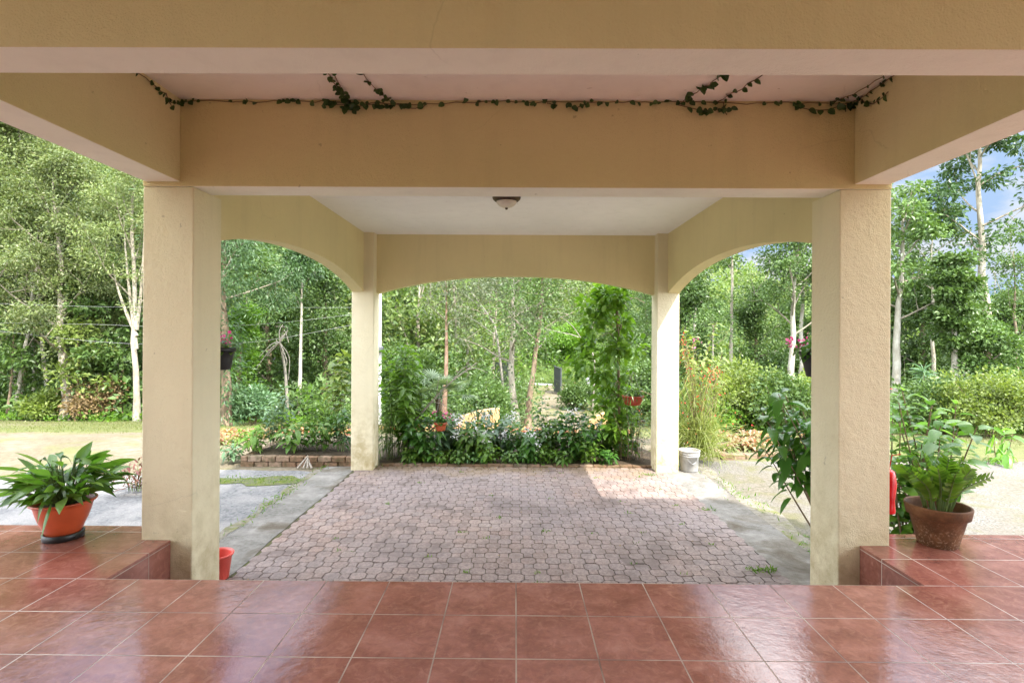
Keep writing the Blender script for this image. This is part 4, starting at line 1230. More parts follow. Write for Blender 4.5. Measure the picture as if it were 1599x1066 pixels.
# climbing plant on a pole by the rear right pillar
b = gp(968, 8.62)
a = Acc(); r = rt(140)
tube(a, spline([b, (b[0] - .02, b[1], .6), (b[0] - .06, b[1], 1.95)], 10), .022, 7)
for i in range(11):
    z0 = r.uniform(-.1, 1.75); aa = r.uniform(2.0, 4.6) if i % 3 else r.uniform(0, 6.28)
    L = r.uniform(.3, .62)
    tube(a, spline([(b[0] - .03, b[1], z0), (b[0] + math.cos(aa) * L * .5, b[1] + math.sin(aa) * L * .3, z0 + .2), (b[0] + math.cos(aa) * L, b[1] + math.sin(aa) * L * .5, z0 + .12)], 7), np.linspace(.009, .004, 7), 5)
T = a; Lf = Acc()
n = 2100; m = 34
cz = r.uniform(-.2, 2.05, m); ca = r.uniform(0, 6.28, m); cw = np.clip(.12 + .34 * np.exp(-((cz - 1.25) / .7) ** 2), .1, 1)
cx = b[0] - .06 - .07 * cz + np.cos(ca) * cw * r.uniform(.3, 1.25, m); cy = b[1] + np.sin(ca) * .22
cx[:6] = b[0] + np.array([-.55, -.62, -.5, -.42, -.7, -.38]); cz[:6] = (.85, .95, 1.2, 1.55, .72, 1.75)
ci = r.integers(0, m, n); o = unit(r.normal(size=(n, 3))) * r.uniform(0, 1, (n, 1)) ** .45 * r.uniform(.12, .24, (m, 1))[ci]
pos = np.stack([cx, cy, cz], 1)[ci] + o
low = np.arange(n) < 260; pos[low] = np.stack([b[0] + r.normal(size=260) * .14, b[1] + r.normal(size=260) * .1, r.uniform(-.65, .1, 260)], 1)
ls = r.uniform(.06, .15, n)
strips(Lf, pos, unit(unit(o) + rdir(r, n) * .8), rdir(r, n, 1.2), ls, ls * .58, OVAL, .25, .15)
t = thing('climbing_plant', 'tall climbing plant with broad light green leaves covering a pole beside the rear right pillar', 'plant', b)
build('stem', T, M['twig'], t, True); build('foliage', Lf, M['lf_bright'], t, True)
tk = make_stems(rt(142), .95, .38, 26, 26, .075, .02, LANCE, droop=.3, start=.15, r=.004, base_r=.2)
stems_thing('leafy_shrub', 'fine-leaved dark twiggy shrub at the foot of the climbing plant', gp(985, 8.45), 'twig', 'lf_dark', tk, 'shrub')
# fan palm
b = gp(684, 8.95); t = thing('fan_palm', 'small fan palm with stiff grey-green fronds above the white-flowered shrubs', 'palm', b)
T = Acc(); r = rt(150)
tube(T, spline([b, (b[0] + .02, b[1], -.1), (b[0], b[1], .22)], 8), np.linspace(.06, .05, 8), 9)
build('trunk', T, M['bark_brown'], t, True)
for i in range(11):
    aa = i * 2.4 + .3; e = r.uniform(.1, 1.0); L = r.uniform(.3, .45)
    d = np.array((math.cos(aa) * math.cos(e), math.sin(aa) * math.cos(e), math.sin(e)))
    p0 = np.array((b[0], b[1], .22)); p1 = p0 + d * L
    fr = Acc(); tube(fr, spline([p0, p0 + d * L * .5 + (0, 0, .03), p1], 6), .006, 5)
    nseg = 20; an = np.linspace(-1.9, 1.9, nseg)
    side = unit(np.cross(d, Zup)); upv = np.cross(side, d)
    dd = np.cos(an)[:, None] * d + np.sin(an)[:, None] * side
    strips(fr, np.repeat(p1[None], nseg, 0), dd, np.repeat(upv[None], nseg, 0) + dd * .0, .34 * (1 - .12 * np.abs(an)), .026, LANCE, .25, .3)
    build('frond', fr, M['lf_palm'], t, True)
# long bare leaning branch in the bed
a = Acc(); r = rt(152)
p = [P(605, 705, 8.7), P(655, 648, 8.6), P(700, 600, 8.6), P(745, 566, 8.7)]
tube(a, spline(p, 18), np.linspace(.022, .008, 18), 6)
for q in range(6):
    s = spline(p, 18)[8 + q * 1 + q // 2]; d = rdir(r, 1, .3)[0]; d[1] *= .5; d[0] = abs(d[0])
    tube(a, spline([s, s + d * .22 + (0, 0, .05), s + d * .45], 7), np.linspace(.008, .003, 7), 4)
tag(build('bare_branch', a, M['driftwood'], loc=p[0], smooth=True), 'long bare branch leaning to the right across the flower bed shrubs', 'branch')
# seed-pod stalks and maroon plant
tk = make_stems(rt(154), .95, .3, 9, 12, .20, .035, LANCE, droop=.95, start=.45, r=.004, base_r=.1, updir=.2)
stems_thing('leafy_shrub', 'arching plant with drooping narrow dark leaves before the peach wall', gp(752, 9.3), 'twig', 'lf_dark', tk, 'plant')
tk = make_stems(rt(156), .45, .2, 16, 7, .10, .05, OVAL, droop=.4, start=.1, r=.004, base_r=.12)
stems_thing('leafy_plant', 'pale variegated low plant at the right end of the flower bed edging', gp(920, 8.25), 'green_stem', 'lf_bright', tk, 'plant')
tk = make_stems(rt(157), .26, .18, 10, 6, .15, .06, OVAL, droop=.5, start=.05, r=.004, base_r=.1)
stems_thing('leafy_plant', 'bright broad-leaved seedling at the front of the bed near the rear left pillar', gp(655, 8.2), 'green_stem', 'lf_bright', tk, 'plant')

for i in range(11):
    px = (640, 668, 690, 716, 738, 765, 796, 826, 850, 880, 948)[i]; r = rt(500 + i)
    tk = make_stems(r, r.uniform(.16, .32), .17, 11, 8, r.uniform(.08, .13), .05, (HEART, OVAL)[i % 2], droop=.5, start=.05, r=.003, base_r=.12)
    stems_thing('leafy_plant', 'small leafy plant spilling over the front brick edging of the flower bed', gp(px, 8.16), 'green_stem', ('lf_shrub', 'lf_gloss', 'lf_bright')[i % 3], tk, 'plant', 'small plants along the brick edging')

# hanging pots
def bowl_profile(r0, r1, h, lip=.012):
    return [(.001, 0), (r0 * .9, 0), (r0, .008), (r0 + (r1 - r0) * .55, h * .5), (r1, h - .03), (r1 + lip, h - .028), (r1 + lip, h), (r1 - .006, h), (r1 - .012, h - .03), (r0, h * .6), (.001, h * .62)]


def pot_plant(name, label, loc, prof, pot_m, seed, H, sp, n, per, L, W, leaf_m, fl=None, flm='fl_pink', group=None, profl=OVAL, hang=None, droop=.5):
    t = thing(name, label, 'potted plant', loc, group)
    a = Acc(); lathe(a, prof, loc, 36); build('pot', a, M[pot_m], t, True)
    h = prof[-1][1]
    T, Lf, tips = make_stems(rt(seed), H, sp, n, per, L, W, profl, droop, .15, r=.004, base_r=.06)
    o = np.array(loc) + (0, 0, h)
    build('stem', shift(T, o), M['green_stem'], t, True); build('foliage', shift(Lf, o), M[leaf_m], t, True)
    if fl:
        r = rt(seed + 1); f = Acc(); k = r.choice(len(tips), min(fl, len(tips)), replace=False); blossom(f, r, tips[k] + (0, 0, .02), .032, 14, .026)
        build('blossom', shift(f, o), M[flm], t)
    if hang is not None:
        w_ = Acc()
        for s_ in hang[1]: tube(w_, [np.array(loc) + (s_[0], s_[1], h - .01), np.array(hang[0])], .0025, 4)
        build('hanger', w_, M['wire'], t)
    return t


q = P(357, 577, 4.15); q[2] -= .0
pot_plant('hanging_pot', 'black hanging pot of pink and white flowers on the outside of the front left pillar', tuple(q + (-.065, 0, 0)), bowl_profile(.075, .10, .17), 'black_plastic', 201, .17, .12, 11, 9, .06, .04, 'lf_shrub', 5)
q = P(1274, 588, 4.25)
pot_plant('hanging_pot', 'dark hanging pot of magenta flowers beside the front right pillar', tuple(q), bowl_profile(.07, .11, .20), 'black_plastic', 204, .17, .20, 16, 9, .075, .05, 'lf_gloss', 6)
q = P(688, 672, 8.25)
pot_plant('hanging_pot', 'small orange-red pot with magenta flowers hanging among the white-flowered shrubs', tuple(q), bowl_profile(.07, .09, .13), 'orange_pot', 207, .22, .13, 11, 9, .08, .05, 'lf_gloss', 3, hang=((q[0], 8.25, .45), [(-.09, 0), (.09, 0)]))
q = P(988, 632, 8.3)
pot_plant('hanging_pot', 'wide maroon hanging pot with trailing leaves under the climbing plant', tuple(q), [(.001, 0), (.10, 0), (.12, .01), (.15, .08), (.165, .13), (.172, .135), (.172, .145), (.155, .145), (.14, .10), (.001, .09)], 'maroon_pot', 210, .22, .22, 12, 9, .16, .02, 'lf_shrub', hang=((q[0], 8.3, .75), [(-.16, 0), (.16, 0), (0, .16)]), profl=STRAP, droop=.9)

# left raised bed
L0 = -.54
for i, (px, Y, H, sp, ns, per, L, W, prof, mt, lab) in enumerate([
    (398, 8.35, .42, .32, 14, 12, .20, .045, LANCE, 'lf_bright', 'low bright lance-leaved plant at the left end of the raised brick bed'),
    (432, 8.60, 1.05, .30, 12, 26, .11, .045, OVAL, 'lf_blue', 'bushy grey-green shrub near the left end of the raised brick bed'),
    (462, 8.40, .55, .34, 9, 12, .20, .075, OVAL, 'lf_shrub', 'broad-leaved plant in the middle of the raised brick bed'),
    (484, 8.75, 1.20, .22, 6, 18, .16, .06, OVAL, 'lf_bright', 'tall thin open shrub rising above the middle of the raised brick bed'),
    (505, 8.45, .62, .30, 12, 17, .12, .06, OVAL, 'lf_shrub', 'leafy mid green shrub right of the middle in the raised brick bed'),
    (532, 8.40, .78, .28, 10, 16, .15, .06, LANCE, 'lf_gloss', 'dark lance-leaved shrub next to the rear left pillar in the raised bed'),
    (530, 9.00, 1.72, .20, 6, 15, .20, .13, HEART, 'lf_yellow', 'tall sapling with big yellow-green leaves behind the rear left pillar')]):
    tk = make_stems(rt(220 + i), H, sp, ns, per, L, W, prof, droop=.45, start=.2 if H < 1.5 else .55, r=.006, base_r=.12)
    stems_thing('leafy_shrub', lab, gp(px, Y, L0), 'green_stem', mt, tk, 'shrub', 'plants in the raised brick bed')
tk = make_stems(rt(230), .30, .22, 14, 9, .11, .05, LANCE, droop=.4, start=.05, r=.004, base_r=.1)
stems_thing('leafy_plant', 'low silvery plant in front of the left end of the raised brick bed', gp(364, 8.2), 'green_stem', 'lf_blue', tk, 'plant')
tk = make_stems(rt(231), .42, .25, 14, 10, .2, .022, STRAP, droop=.5, start=.05, r=.004, base_r=.08, updir=.8)
stems_thing('cordyline', 'small dark maroon spiky plant behind the bowl of lilies at the front left pillar', gp(212, 6.6), 'green_stem', 'lf_maroon', tk, 'plant')
# splayed bit of wood
b = gp(476, 7.86); a = Acc()
for dx, dz in ((-.085, .17), (.0, .15), (.06, .16), (.12, .13)):
    tube(a, spline([(b[0] + dx, b[1] - .03, GZ + .003), (b[0] + .02 + dx * .45, b[1], GZ + dz * .55), (b[0] + .03, b[1] + .06, GZ + dz)], 6), np.linspace(.018, .008, 6), 5)
tag(build('root_piece', a, M['driftwood'], loc=b, smooth=True), 'small splayed grey piece of root leaning on the mossy brick edging', 'wood')

# white bucket by the rear right pillar, with the firecracker plant
b = gp(1077, 7.86, GZ)
t = thing('bucket', 'dirty white plastic bucket with ribbed rim standing at the rear right pillar', 'bucket', b)
prof = [(.001, .004), (.118, .004), (.122, .012), (.138, .22), (.146, .222), (.147, .232), (.140, .236), (.141, .252), (.150, .254), (.151, .264), (.143, .268), (.144, .284), (.153, .286), (.154, .306), (.146, .31), (.142, .30), (.136, .25), (.12, .24), (.001, .24)]
a = Acc(); lathe(a, prof, b, 44); build('body', a, M['bucket'], t, True)
a = Acc(); tube(a, spline([(b[0] - .12, b[1] - .09, GZ + .245), (b[0] + .02, b[1] - .150, GZ + .12), (b[0] + .1, b[1] - .11, GZ + .235)], 16), .0035, 6)
tube(a, spline([(b[0] + .0, b[1] - .153, GZ + .125), (b[0] + .045, b[1] - .147, GZ + .155)], 4), .009, 8); build('handle', a, M['wire'], t, True)
b = gp(1088, 8.45)
r = rt(240); T = Acc(); Lf = Acc(); FL = Acc()
n = 900
aa = r.uniform(0, 6.28, n); e = r.beta(2.2, 1.6, n) * 1.5
d = np.stack([np.cos(aa) * np.cos(e), np.sin(aa) * np.cos(e), np.sin(e)], 1)
L = r.uniform(.4, 1.05, n)
st = np.array(b) + np.stack([r.normal(size=n) * .16, r.normal(size=n) * .12, r.uniform(0, .55, n)], 1)
strips(Lf, st, d, rdir(r, n), L, .008, [(0, 1), (.3, 1), (.6, .9), (.8, .8), (1, .3)], r.uniform(.2, .95, n), 0)
for i in range(16):
    a_ = r.uniform(0, 6.28); h = r.uniform(.9, 1.9); q = np.array((math.cos(a_), math.sin(a_) * .6, 0)) * r.uniform(.1, .45)
    pa = spline([b, np.array(b) + q * .5 + (0, 0, h * .6), np.array(b) + q * 1.4 + (0, 0, h)], 10); tube(T, pa, np.linspace(.008, .003, 10), 5, cap=False)
    m = 26; k = r.integers(4, 10, m); dd = rdir(r, m, .1)
    strips(Lf, pa[k], dd, rdir(r, m, .5), r.uniform(.12, .4, m), .008, [(0, 1), (.4, 1), (.8, .8), (1, .3)], .7, 0)
    if i % 2: blossom(FL, r, [pa[-1], pa[-2]], .028, 9, .05)
blossom(FL, r, st[r.choice(n, 16)] + d[:16] * .7, .026, 6, .05)
t = thing('firecracker_plant', 'wispy olive green firecracker plant with small red blossoms beside the white bucket', 'plant', b)
build('stem', T, M['twig'], t, True); build('foliage', Lf, M['lf_straw'], t); build('blossom', FL, M['fl_red'], t)
# yellow-green shrub with twiggy stems behind it
b = gp(1100, 9.4); T, Lf, tips = make_stems(rt(243), 2.45, .75, 12, 30, .15, .065, OVAL, droop=.4, start=.55, r=.010, base_r=.2)
a = Acc(); r = rt(244); blossom(a, r, tips[:2] + (-.35, 0, -.35), .05, 14, .05)
stems_thing('flowering_shrub', 'tall twiggy shrub with yellow-green leaves and a spray of magenta flowers above the firecracker plant', b, 'twig', 'lf_yellow', (T, Lf), 'shrub', None, (a, M['fl_pink']))

# shrub behind the front right pillar, and the straggly one to its right
b = (3.40, 4.55, GZ); T, Lf, tips = make_stems(rt(250), 1.80, .46, 26, 24, .17, .075, OVAL, droop=.35, start=.25, r=.011, base_r=.14, hvar=.5, updir=.45, pet=.03)
stems_thing('leafy_shrub', 'big light green glossy-leaved shrub outside the front right pillar', b, 'twig', 'lf_lily', (T, Lf), 'shrub')
b = (2.86, 4.62, GZ); T, Lf, tips = make_stems(rt(251), 1.72, .36, 15, 17, .18, .085, OVAL, droop=.55, start=.55, r=.011, base_r=.08, lean=(-.30, 0), updir=.2, hvar=.3)
stems_thing('leafy_shrub', 'darker drooping-leaved shrub inside the right arch next to the front right pillar', b, 'twig', 'lf_gloss', (T, Lf), 'shrub')
b = (3.95, 4.35, GZ); r = rt(252); T = Acc(); Lf = Acc(); PP, DD = [], []
for tip, n in (((3.66, 4.2, .54), 9), ((3.92, 4.3, .36), 9), ((3.50, 4.1, .10), 9), ((3.62, 3.95, .18), 10), ((3.68, 3.9, -.04), 10), ((3.48, 3.90, -.12), 9), ((3.98, 4.2, .5), 8)):
    tip = np.array(tip); pa = spline([b, (np.array(b) + tip) / 2 + r.normal(size=3) * .08, tip], 12); tube(T, pa, np.linspace(.011, .003, 12), 5)
    k = np.linspace(4, 11, n).astype(int); PP.append(pa[k]); DD.append(rdir(r, n, -.1, .5))
PP = np.concatenate(PP); DD = np.concatenate(DD); PP = np.vstack([PP, PP + r.normal(size=PP.shape) * .03]); DD = np.vstack([DD, rdir(r, len(DD), .0, .6)]); ls = r.uniform(.10, .27, len(PP))
strips(Lf, PP, DD, rdir(r, len(PP), 1.2), ls, ls * .40, OVAL, .6, .15)
stems_thing('straggly_shrub', 'straggly bare-stemmed shrub with a few big leaves right of the clay pot', b, 'twig', 'lf_lily', (T, Lf), 'shrub')
# cordyline / dracaena in the right background
for px, Y, h, lab in ((1442, 13.4, 1.55, 'slim spiky dracaena standing behind the glossy shrub on the right'), (1462, 12.7, 1.15, 'lower spiky dracaena in front of the slim one on the right')):
    b = at(px, Y); t = thing('dracaena', lab, 'plant', b, 'spiky dracaenas on the right'); T = Acc(); Lf = Acc(); r = rt(int(px))
    tube(T, spline([b, (b[0] + .03, b[1], b[2] + h * .5), (b[0], b[1], b[2] + h)], 8), np.linspace(.03, .02, 8), 7)
    n = 70; d = rdir(r, n, .35); p = np.repeat(np.array([(b[0], b[1], b[2] + h)]), n, 0) + np.stack([np.zeros(n), np.zeros(n), r.uniform(-.2, .08, n)], 1)
    strips(Lf, p, d, rdir(r, n, .8), r.uniform(.3, .48, n), .03, STRAP, .35, .2)
    build('stem', T, M['bark_pale'], t, True); build('foliage', Lf, M['lf_blue'], t, True)
b = (3.32, 5.6, GZ); T = Acc(); FL = Acc(); Lf = Acc(); r = rt(260)
p = P(1469, 590, 5.6); tube(T, spline([b, (p[0], 5.6, -.1), p], 10), .006, 5)
blossom(FL, r, [p], .07, 9, .02); quads(Lf, np.array([P(1485, 610, 5.6), P(1478, 640, 5.6), P(1462, 660, 5.6), P(1470, 690, 5.6)]), rdir(r, 4, .1), rdir(r, 4, .8), .16, .08)
stems_thing('flower_stalk', 'single tall stalk tipped with a small red flower behind the clay pot', b, 'green_stem', 'lf_bright', (T, Lf), 'flower', None, (FL, M['fl_red']))

# bromeliads: one rosette, then copies
def rosette(seed, mat, loc, label, name='bromeliad'):
    r = rt(seed); a = Acc(); n = 34
    an = np.arange(n) * 2.4; e = np.linspace(1.25, .25, n)
    d = np.stack([np.cos(an) * np.cos(e), np.sin(an) * np.cos(e), np.sin(e)], 1)
    strips(a, np.array(loc) + d * .02, d, d * 0 + Zup + d * .2, r.uniform(.26, .40, n), .042, STRAP, .55, .25)
    return tag(build(name, a, M[mat], loc=loc), label, 'plant', 'bromeliads planted in the garden')


br = rosette(270, 'lf_brom', at(700, 12.2), 'pink and red bromeliad rosette in the planted row behind the flower bed')
by = rosette(271, 'lf_bromy', at(1165, 10.2), 'yellow and orange bromeliad rosette in the garden beds outside the arches')
r = rt(272)
for px in np.linspace(606, 990, 34):
    dup(br, at(px + r.normal() * 6, 11.9 + r.normal() * .35 + (.4 if px < 700 else 0)), r.uniform(0, 6.28), r.uniform(1.0, 1.5))
for px in np.linspace(432, 552, 18):
    c = dup(br, at(px + r.normal() * 4, 11.6 + r.normal() * .3), r.uniform(0, 6.28), r.uniform(.8, 1.15), 'pink bromeliad rosette in the row beyond the raised brick bed')
for i in range(20):
    c = dup(br if i % 3 == 0 else by, at(r.uniform(330, 425), r.uniform(9.6, 11.8)), r.uniform(0, 6.28), r.uniform(.9, 1.4), 'pink bromeliad rosette among the yellow ones outside the arches' if i % 3 == 0 else 'yellow and orange bromeliad rosette in the garden beds outside the arches')
for i in range(44):
    Y = r.uniform(9.4, 11.6)
    c = dup(by if i % 4 else br, at(r.uniform(1122, 1280), Y), r.uniform(0, 6.28), r.uniform(1.0, 1.6), None if i % 4 else 'pink bromeliad rosette among the yellow ones outside the arches')

# ------------------------------------------------------------------ things on the porch
# orange bowl of peace lilies
b = (-2.79, 3.30, 0.0); 
a = Acc(); lathe(a, [(.001, 0), (.118, 0), (.126, .004), (.128, .046), (.122, .05), (.115, .047), (.112, .02), (.001, .02)], b, 40)
tag(build('plant_saucer', a, M['black_plastic'], loc=b, smooth=True), 'black plastic saucer under the orange bowl of lilies', 'saucer')
b = (-2.79, 3.30, .021)
t = thing('lily_bowl', 'orange plastic bowl planter full of glossy lily leaves on the porch tiles at the left', 'potted plant', b)
a = Acc(); lathe(a, [(.001, 0), (.100, 0), (.106, .006), (.108, .03), (.114, .034), (.128, .075), (.150, .125), (.166, .175), (.178, .225), (.184, .245), (.200, .249), (.206, .255), (.206, .264), (.198, .267), (.184, .26), (.176, .245), (.168, .22)], b, 56); build('bowl', a, M['terra_plastic'], t, True)
a = Acc(); lathe(a, [(.172, .224), (.12, .232), (.06, .237), (.001, .24)], b, 30); build('soil', a, M['soil'], t, True)
r = rt(300); T = Acc(); Lf = Acc(); n = 190
aa = r.uniform(0, 6.28, n); e = r.uniform(.2, 1.45, n); Lp = r.uniform(.10, .30, n)
d = np.stack([np.cos(aa) * np.cos(e), np.sin(aa) * np.cos(e), np.sin(e)], 1)
base = np.array(b) + np.stack([np.cos(aa) * .06 * r.uniform(.1, 1, n), np.sin(aa) * .06 * r.uniform(.1, 1, n), np.full(n, .232)], 1)
end = base + d * Lp[:, None] + Zup * .03
for i in range(n): tube(T, spline([base[i], base[i] + d[i] * Lp[i] * .5 + Zup * .025, end[i]], 5), np.linspace(.005, .003, 5), 4, cap=False)
out = np.stack([np.cos(aa), np.sin(aa), r.uniform(.0, .6, n)], 1)
strips(Lf, end, unit(d * .3 + out + rdir(r, n) * .3), rdir(r, n, 1.8), r.uniform(.16, .30, n), r.uniform(.045, .075, n), LANCE, r.uniform(.05, .6, n), .14)
build('stem', T, M['green_stem'], t, True); build('foliage', Lf, M['lf_lily'], t, True)
a = Acc()
for s_ in ((-.17, .05, .56, -.10), (-.05, .03, .58, .1), (.10, -.02, .57, .05), (.02, .08, .55, .16)):
    p0 = np.array(b) + (s_[0] * .3, s_[1], .22); p1 = np.array((b[0] + s_[0], b[1] + s_[1], s_[2]))
    tube(a, spline([p0, (p0 + p1) / 2 + (0, 0, .05), p1], 8), np.linspace(.004, .003, 8), 5)
    strips(a, p1[None], np.array([(s_[3] * 4, .1, .5)]), np.array([(0, -1, .3)]), .15, .035, LANCE, .9, .3)
build('flower_stalk', a, M['lf_dark'], t, True)
q = P(99, 845, 3.385); t.scale = (.85,) * 3; t.location = (q[0], 3.385, .018)
sc_ = bpy.data.objects['plant_saucer']; sc_.scale = (.85,) * 3; sc_.location = (q[0], 3.385, 0)
# weathered clay pot with fern-like plant
b = (2.60, 3.29, 0.0)
t = thing('clay_pot', 'weathered terracotta pot of upright glossy plants on the porch tiles at the right', 'potted plant', b)
a = Acc(); lathe(a, [(.001, .0), (.122, .0), (.126, .004), (.150, .10), (.176, .212), (.186, .216), (.198, .222), (.210, .290), (.208, .298), (.198, .300), (.190, .292), (.184, .24), (.17, .22)], b, 56); build('pot', a, M['terracotta'], t, True)
a = Acc(); lathe(a, [(.176, .222), (.12, .235), (.001, .24)], b, 30); build('soil', a, M['soil'], t, True)
r = rt(310); T = Acc(); Lf = Acc()
for i in range(17):
    a_ = i * 2.4; q = math.sqrt((i + .5) / 17)
    dx, dy = .085 * q * math.cos(a_), .07 * q * math.sin(a_)
    h = (.47 - .16 * q) * r.uniform(.85, 1.12); sp = .26 * q
    if i in (11, 13): h, sp = .30, .30
    p0 = np.array(b) + (dx, dy, .225); p1 = p0 + (sp * math.cos(a_), sp * .6 * math.sin(a_), h)
    pa = spline([p0, (p0 + p1) / 2 + (-math.cos(a_) * sp * .22, 0, .035), p1], 30); tube(T, pa, np.linspace(.011, .003, 30), 6)
    k = np.repeat(np.arange(8, 30, 2), 2); m = len(k); sgn = np.tile([1, -1], m // 2)
    tg = unit(np.gradient(pa, axis=0))[k]; ax = unit(np.cross(tg, np.array((math.sin(i * 1.9), math.cos(i * 1.9), .2))))
    nm = np.cross(ax, tg)
    dd = unit(ax * sgn[:, None] + tg * .9 + nm * .25); ls = .092 * (1 - .55 * np.abs((k - 18) / 12.0) ** 2) * r.uniform(.85, 1.15, m)
    strips(Lf, pa[k], dd, nm + rdir(r, m) * .3, ls, ls * .38, OVAL, .1, .12)
build('stem', T, M['green_stem'], t, True); build('foliage', Lf, M['lf_zz'], t, True)
q = P(1464, 850, 3.40); t.scale = (.84,) * 3; t.location = (q[0], 3.40, 0)
# red bag behind the right pillar
q = P(1389, 765, 3.86); a = Acc()
lathe(a, [(.001, .30), (.018, .30), (.035, .285), (.052, .24), (.055, .19), (.050, .13), (.040, .08), (.042, .04), (.055, .0), (.052, -.01), (.001, -.012)], (q[0] - .012, q[1], q[2] - .15), 22)
V = a.v[0]; V[:, 0] += .004 * np.sin(V[:, 2] * 50 + V[:, 1] * 40); V[:, 1] += .006 * np.sin(V[:, 2] * 33)
tube(a, [(q[0] - .005, q[1], q[2] + .14), (q[0] - .02, q[1] - .05, q[2] + .26), (q[0] - .06, q[1] - .19, q[2] + .30)], .004, 5)
tag(build('red_bag', a, M['red_glossy'], loc=(q[0], q[1], q[2] - .16), smooth=True), 'glossy red plastic bag hanging on the outer side of the front right pillar', 'bag')
# red bucket at the front left pillar
q = (float(P(339, 880, 4.3)[0]), 4.30, GZ)
a = Acc(); lathe(a, [(.001, .004), (.082, .004), (.086, .01), (.110, .190), (.122, .193), (.125, .204), (.120, .209), (.110, .207), (.105, .19), (.082, .02), (.001, .018)], q, 40)
tag(build('plant_pot', a, M['red_plastic'], loc=q, smooth=True), 'empty red plastic pot on the drive behind the front left pillar', 'pot')

# ------------------------------------------------------------------ creeper along the beam
r = rt(320); T = Acc(); Lf = Acc()
def creep(pts, dens=26, size=.035, dd=(0, -1, -.4)):
    pa = spline(pts, max(8, int(np.linalg.norm(np.diff(np.array(pts), axis=0), axis=1).sum() * 22)))
    pa = pa + r.normal(size=pa.shape) * np.array((.004, .001, .004))
    tube(T, pa, .0032, 4)
    L = np.linalg.norm(np.diff(pa, axis=0), axis=1).sum(); n = max(2, int(L * dens)); k = r.integers(0, len(pa), n)
    d = unit(np.stack([r.normal(size=n) * .8, np.full(n, -.35), r.normal(size=n) * .4 - .45], 1))
    s = size * r.uniform(.65, 1.3, n)
    strips(Lf, pa[k] + (0, -.004, 0), d, np.stack([r.normal(size=n) * .35, np.full(n, -1.0), r.normal(size=n) * .3], 1), s, s * .85, OVAL, .15, .1)
YB = 3.35; ZV = ZC - .012
def bx(px, dz=0.0, Y=YB): return (float(P(px, 157, Y)[0]), Y, ZV - dz)
SX = 2.108
creep([(-SX, 2.35, ZV), (-SX, 2.8, ZV - .01), (-SX, 3.15, ZV - .02), (-SX, 3.26, ZV - .07)], 24)
creep([(-SX, 3.22, ZV - .06), (-SX, 3.33, ZV - .02), bx(300, .0), bx(420), bx(500), bx(545, .01), bx(640, .015), bx(760), bx(870), bx(960), bx(1050, .0), bx(1180), bx(1265, .0), bx(1325, .0), (SX, 3.2, ZV), (SX, 2.7, ZV), (SX, 2.2, ZV)], 23)
creep([bx(540, .0), (bx(542)[0], 3.1, ZV + .004), (bx(538)[0], 2.2, ZV + .004)], 40)
creep([bx(545, .0), (bx(548)[0], 3.0, ZV + .004), (bx(556)[0], 2.2, ZV + .004)], 30)
creep([bx(640, .02), bx(610, -.0), (bx(590)[0], 3.0, ZV + .004), (bx(582)[0], 2.2, ZV + .004)], 26)
creep([bx(505, .03), bx(535, .02), bx(548, .04), bx(575, .02), bx(600, .03)], 70)
creep([bx(538, .0), bx(540, .06)], 60); creep([bx(545, .0), bx(552, .05)], 60)
creep([bx(620, .01), bx(645, .04), bx(668, .015)], 34)
creep([bx(1062, .0), (bx(1095)[0], 3.0, ZV + .004), (bx(1140)[0], 2.35, ZV + .004)], 30, .045)
creep([bx(1120, .0), (bx(1160)[0], 2.9, ZV + .004), (bx(1190)[0], 2.3, ZV + .004)], 26)
creep([bx(1060, .01), bx(1090, .05), bx(1112, .05), bx(1140, .03)], 44, .045); creep([bx(1130, .0), bx(1135, .08)], 30)
creep([bx(885, .0), bx(900, .035), bx(915, .01)], 60); creep([bx(850, .0), bx(870, .02)], 50)
creep([bx(1245, .03), bx(1285, .045), bx(1312, .02), bx(1330, .01)], 42, .042)
creep([bx(1300, -.0), (bx(1300)[0] + .05, 3.2, ZV), (bx(1320)[0], 3.0, ZV)], 30, .03)
creep([(SX - .0, 3.28, ZV - .01), (SX, 3.2, ZV - .07), (SX, 3.12, ZV - .08), (SX, 3.05, ZV - .06)], 40, .04)
t = thing('creeper', 'thin dark creeper with small leaves trailing along the top of the carport front beam', 'vine', (0, 3.35, ZC - .02))
build('stem', T, M['twig'], t); build('foliage', Lf, M['lf_dark'], t, True)
# leaf peeping in at the top left
# ------------------------------------------------------------------ wires, pole, gate, garden walls
pb = at(592, 16.0)
t = thing('utility_pole', 'thin white utility pole just right of the rear left pillar', 'pole', pb)
a = Acc(); tube(a, [pb, (pb[0], pb[1], pb[2] + 5.2)], np.array([.075, .055]), 10); build('shaft', a, M['whitepost'], t, True)
a = Acc(); lathe(a, [(.001, -.09), (.08, -.09), (.1, -.06), (.1, .06), (.08, .09), (.001, .09)], tuple(P(594, 545, 16.0) + (0.02, -.12, 0)), 14); build('junction_box', a, M['gate'], t)
for lab, pts, rad in (('lowest of the three cables sagging across the left wood', [(-320, 480), (0, 517), (195, 536), (382, 535), (546, 508), (592, 498)], .0042),
                      ('middle cable crossing the left wood, above the lowest one', [(-320, 500), (127, 506), (213, 509), (347, 509), (445, 503), (592, 486)], .0036),
                      ('thin topmost straight cable seen through the left arch', [(-320, 462), (127, 478), (406, 480), (546, 480), (592, 479)], .0028)):
    a = Acc(); tube(a, spline([P(x, y, 15.9) for x, y in pts], 40), rad, 5)
    tag(build('overhead_wire', a, M['wire'], loc=tuple(P(pts[0][0], pts[0][1], 15.9)), smooth=True), lab, 'cable', 'cables across the wood')
